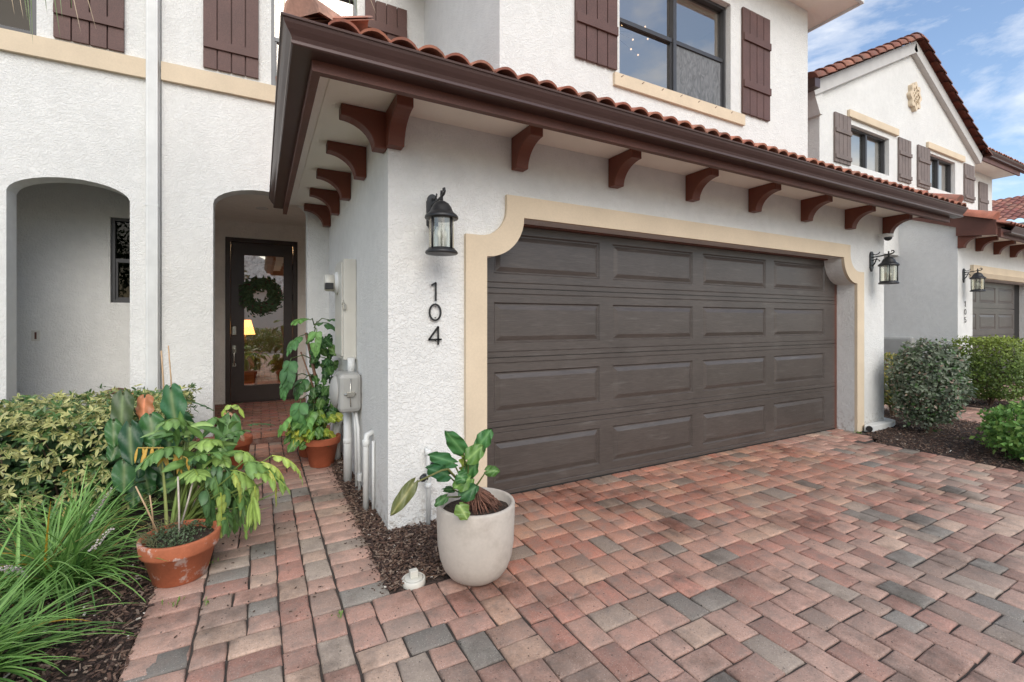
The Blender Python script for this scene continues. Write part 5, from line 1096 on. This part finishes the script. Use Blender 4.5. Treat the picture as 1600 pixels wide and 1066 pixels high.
def palR(v,P_,d):
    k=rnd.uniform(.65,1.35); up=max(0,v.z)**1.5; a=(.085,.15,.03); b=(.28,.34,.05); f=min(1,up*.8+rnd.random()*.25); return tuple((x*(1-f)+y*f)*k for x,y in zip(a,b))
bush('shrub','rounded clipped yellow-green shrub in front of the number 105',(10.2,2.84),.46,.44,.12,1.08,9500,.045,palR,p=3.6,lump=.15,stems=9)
def palL(v,P_,d):
    k=rnd.uniform(.7,1.3); r_=rnd.random(); c=(.12,.26,.05) if r_<.6 else (.26,.42,.10) if r_<.85 else (.06,.15,.03); return tuple(x*k for x in c)
bush('shrub','low glossy bright green shrub at the right edge of the driveway',(6.78,1.38),.66,.52,.0,.52,6000,.055,palL,p=2.5,lump=.28,stems=8)
def palY(v,P_,d):
    k=rnd.uniform(.7,1.3); return tuple(x*k for x in ((.42,.36,.10) if rnd.random()<.5+.3*v.z else (.15,.2,.06)))
bush('shrub','yellowish leggy shrub half hidden behind the right pier',(7.93,3.22),.34,.3,.16,.84,3000,.045,palY,p=3,lump=.15,stems=9,stemcol=(.3,.2,.13))
# palm frond tips hanging into the top of the view
def frond(label,pts,Y):
    t=thing('palm_frond',label,'palm frond',tuple(at(pts[0][0],-60,Y))); O=Vector(t.location); m=MB(); rp=[]
    for (x0,x1,y1,br) in pts:
        a=at(x0,-60,Y); b=at(x1,y1,Y+rnd.uniform(-.1,.1)); c=(.10,.14,.05) if not br else (.30,.23,.15); leaf(m,a-O,b-a,(b-a).length,.009,TOCAM,c,'blade',droop=.02,n=6); rp.append(a-O)
    m.build('leaflets',M['leaf'],t); m=MB(); m.tube(sorted(rp,key=lambda v:v.x),.008,6,col=(.2,.22,.08)); m.build('rachis',M['leaf'],t)
frond('thin green and tan palm leaf tips hanging over the far left shutter and window',[(20,38,30,1),(30,45,34,0),(38,49,58,0),(46,52,70,0),(64,74,22,0),(76,96,62,0),(88,98,30,0),(102,128,52,1),(110,112,18,0),(120,152,48,1),(8,24,24,1)],4.2)
frond('thin palm leaf tips hanging above the corner where the gutter turns',[(418,442,26,0),(446,444,22,0),(462,470,12,0),(470,476,18,0)],3.4)
frond('thin palm leaf tips hanging between the ridge tile and the small shutter',[(532,560,24,0),(540,548,14,0),(550,560,28,0),(556,590,26,1)],3.4)
# ================================================================== ACROSS THE STREET (seen only as reflections)
oh=thing('townhouse','cream house with brown roof across the street, behind the viewer','townhouse',(2,-22,0)); oh['label']='pale house with brown roof across the street, reflected in the door glass'
m=MB(); m.box(-6,4,-24,-20,0,3.4); P('wall',m,M['stucco'],oh)
m=MB(); m.prism([(-6.5,3.4),(4.5,3.4),(-1,6.2)],-24.4,-19.6,'y'); P('roof',m,M['tile'],oh)
m=MB(); m.box(-3.5,-1,-19.99,-19.95,0,2.2); P('door',m,M['door'],oh)
def tree(label,x,y,h,r):
    t=thing('tree',label,'tree',(x,y,0),0,'trees across the street'); m=MB(); m.tube([(0,0,-.1),(.05,.02,h*.4),(0,0,h*.75)],[.16,.12,.05],8,col=(.12,.09,.07)); m.build('trunk',M['bark'],t); m=MB()
    for i in range(2600):
        v=Vector((rnd.gauss(0,1),rnd.gauss(0,1),rnd.gauss(0,.8))); v.normalize(); rr=r*rnd.uniform(.4,1)*(1+.3*noise.noise(v*3)); p=v*rr+Vector((0,0,h*.75)); d=Vector((rnd.gauss(0,1),rnd.gauss(0,1),rnd.gauss(0,1))).normalized(); l=.16; s_=d.orthogonal().normalized()*l*.4; k=rnd.uniform(.6,1.4)
        m.quad([p,p+d*l*.5+s_,p+d*l,p+d*l*.5-s_],(.08*k,.14*k,.04*k))
    m.build('crown',M['bushleaf'],t)
tree('leafy tree across the street, the nearer one reflected in the door glass',-2.4,-9.5,4.6,1.8)
tree('leafy tree across the street, farther left and reflected upstairs',-6.5,-13,5.5,2.2)
tree('leafy tree across the street, standing to the right behind the viewer',7,-15,5,2.2)
bush('hedge_shrub','dark green shrub across the lane, reflected low in the door glass',(-.4,-6.8),1.4,.6,.0,1.0,5000,.09,palL,p=3,lump=.2)
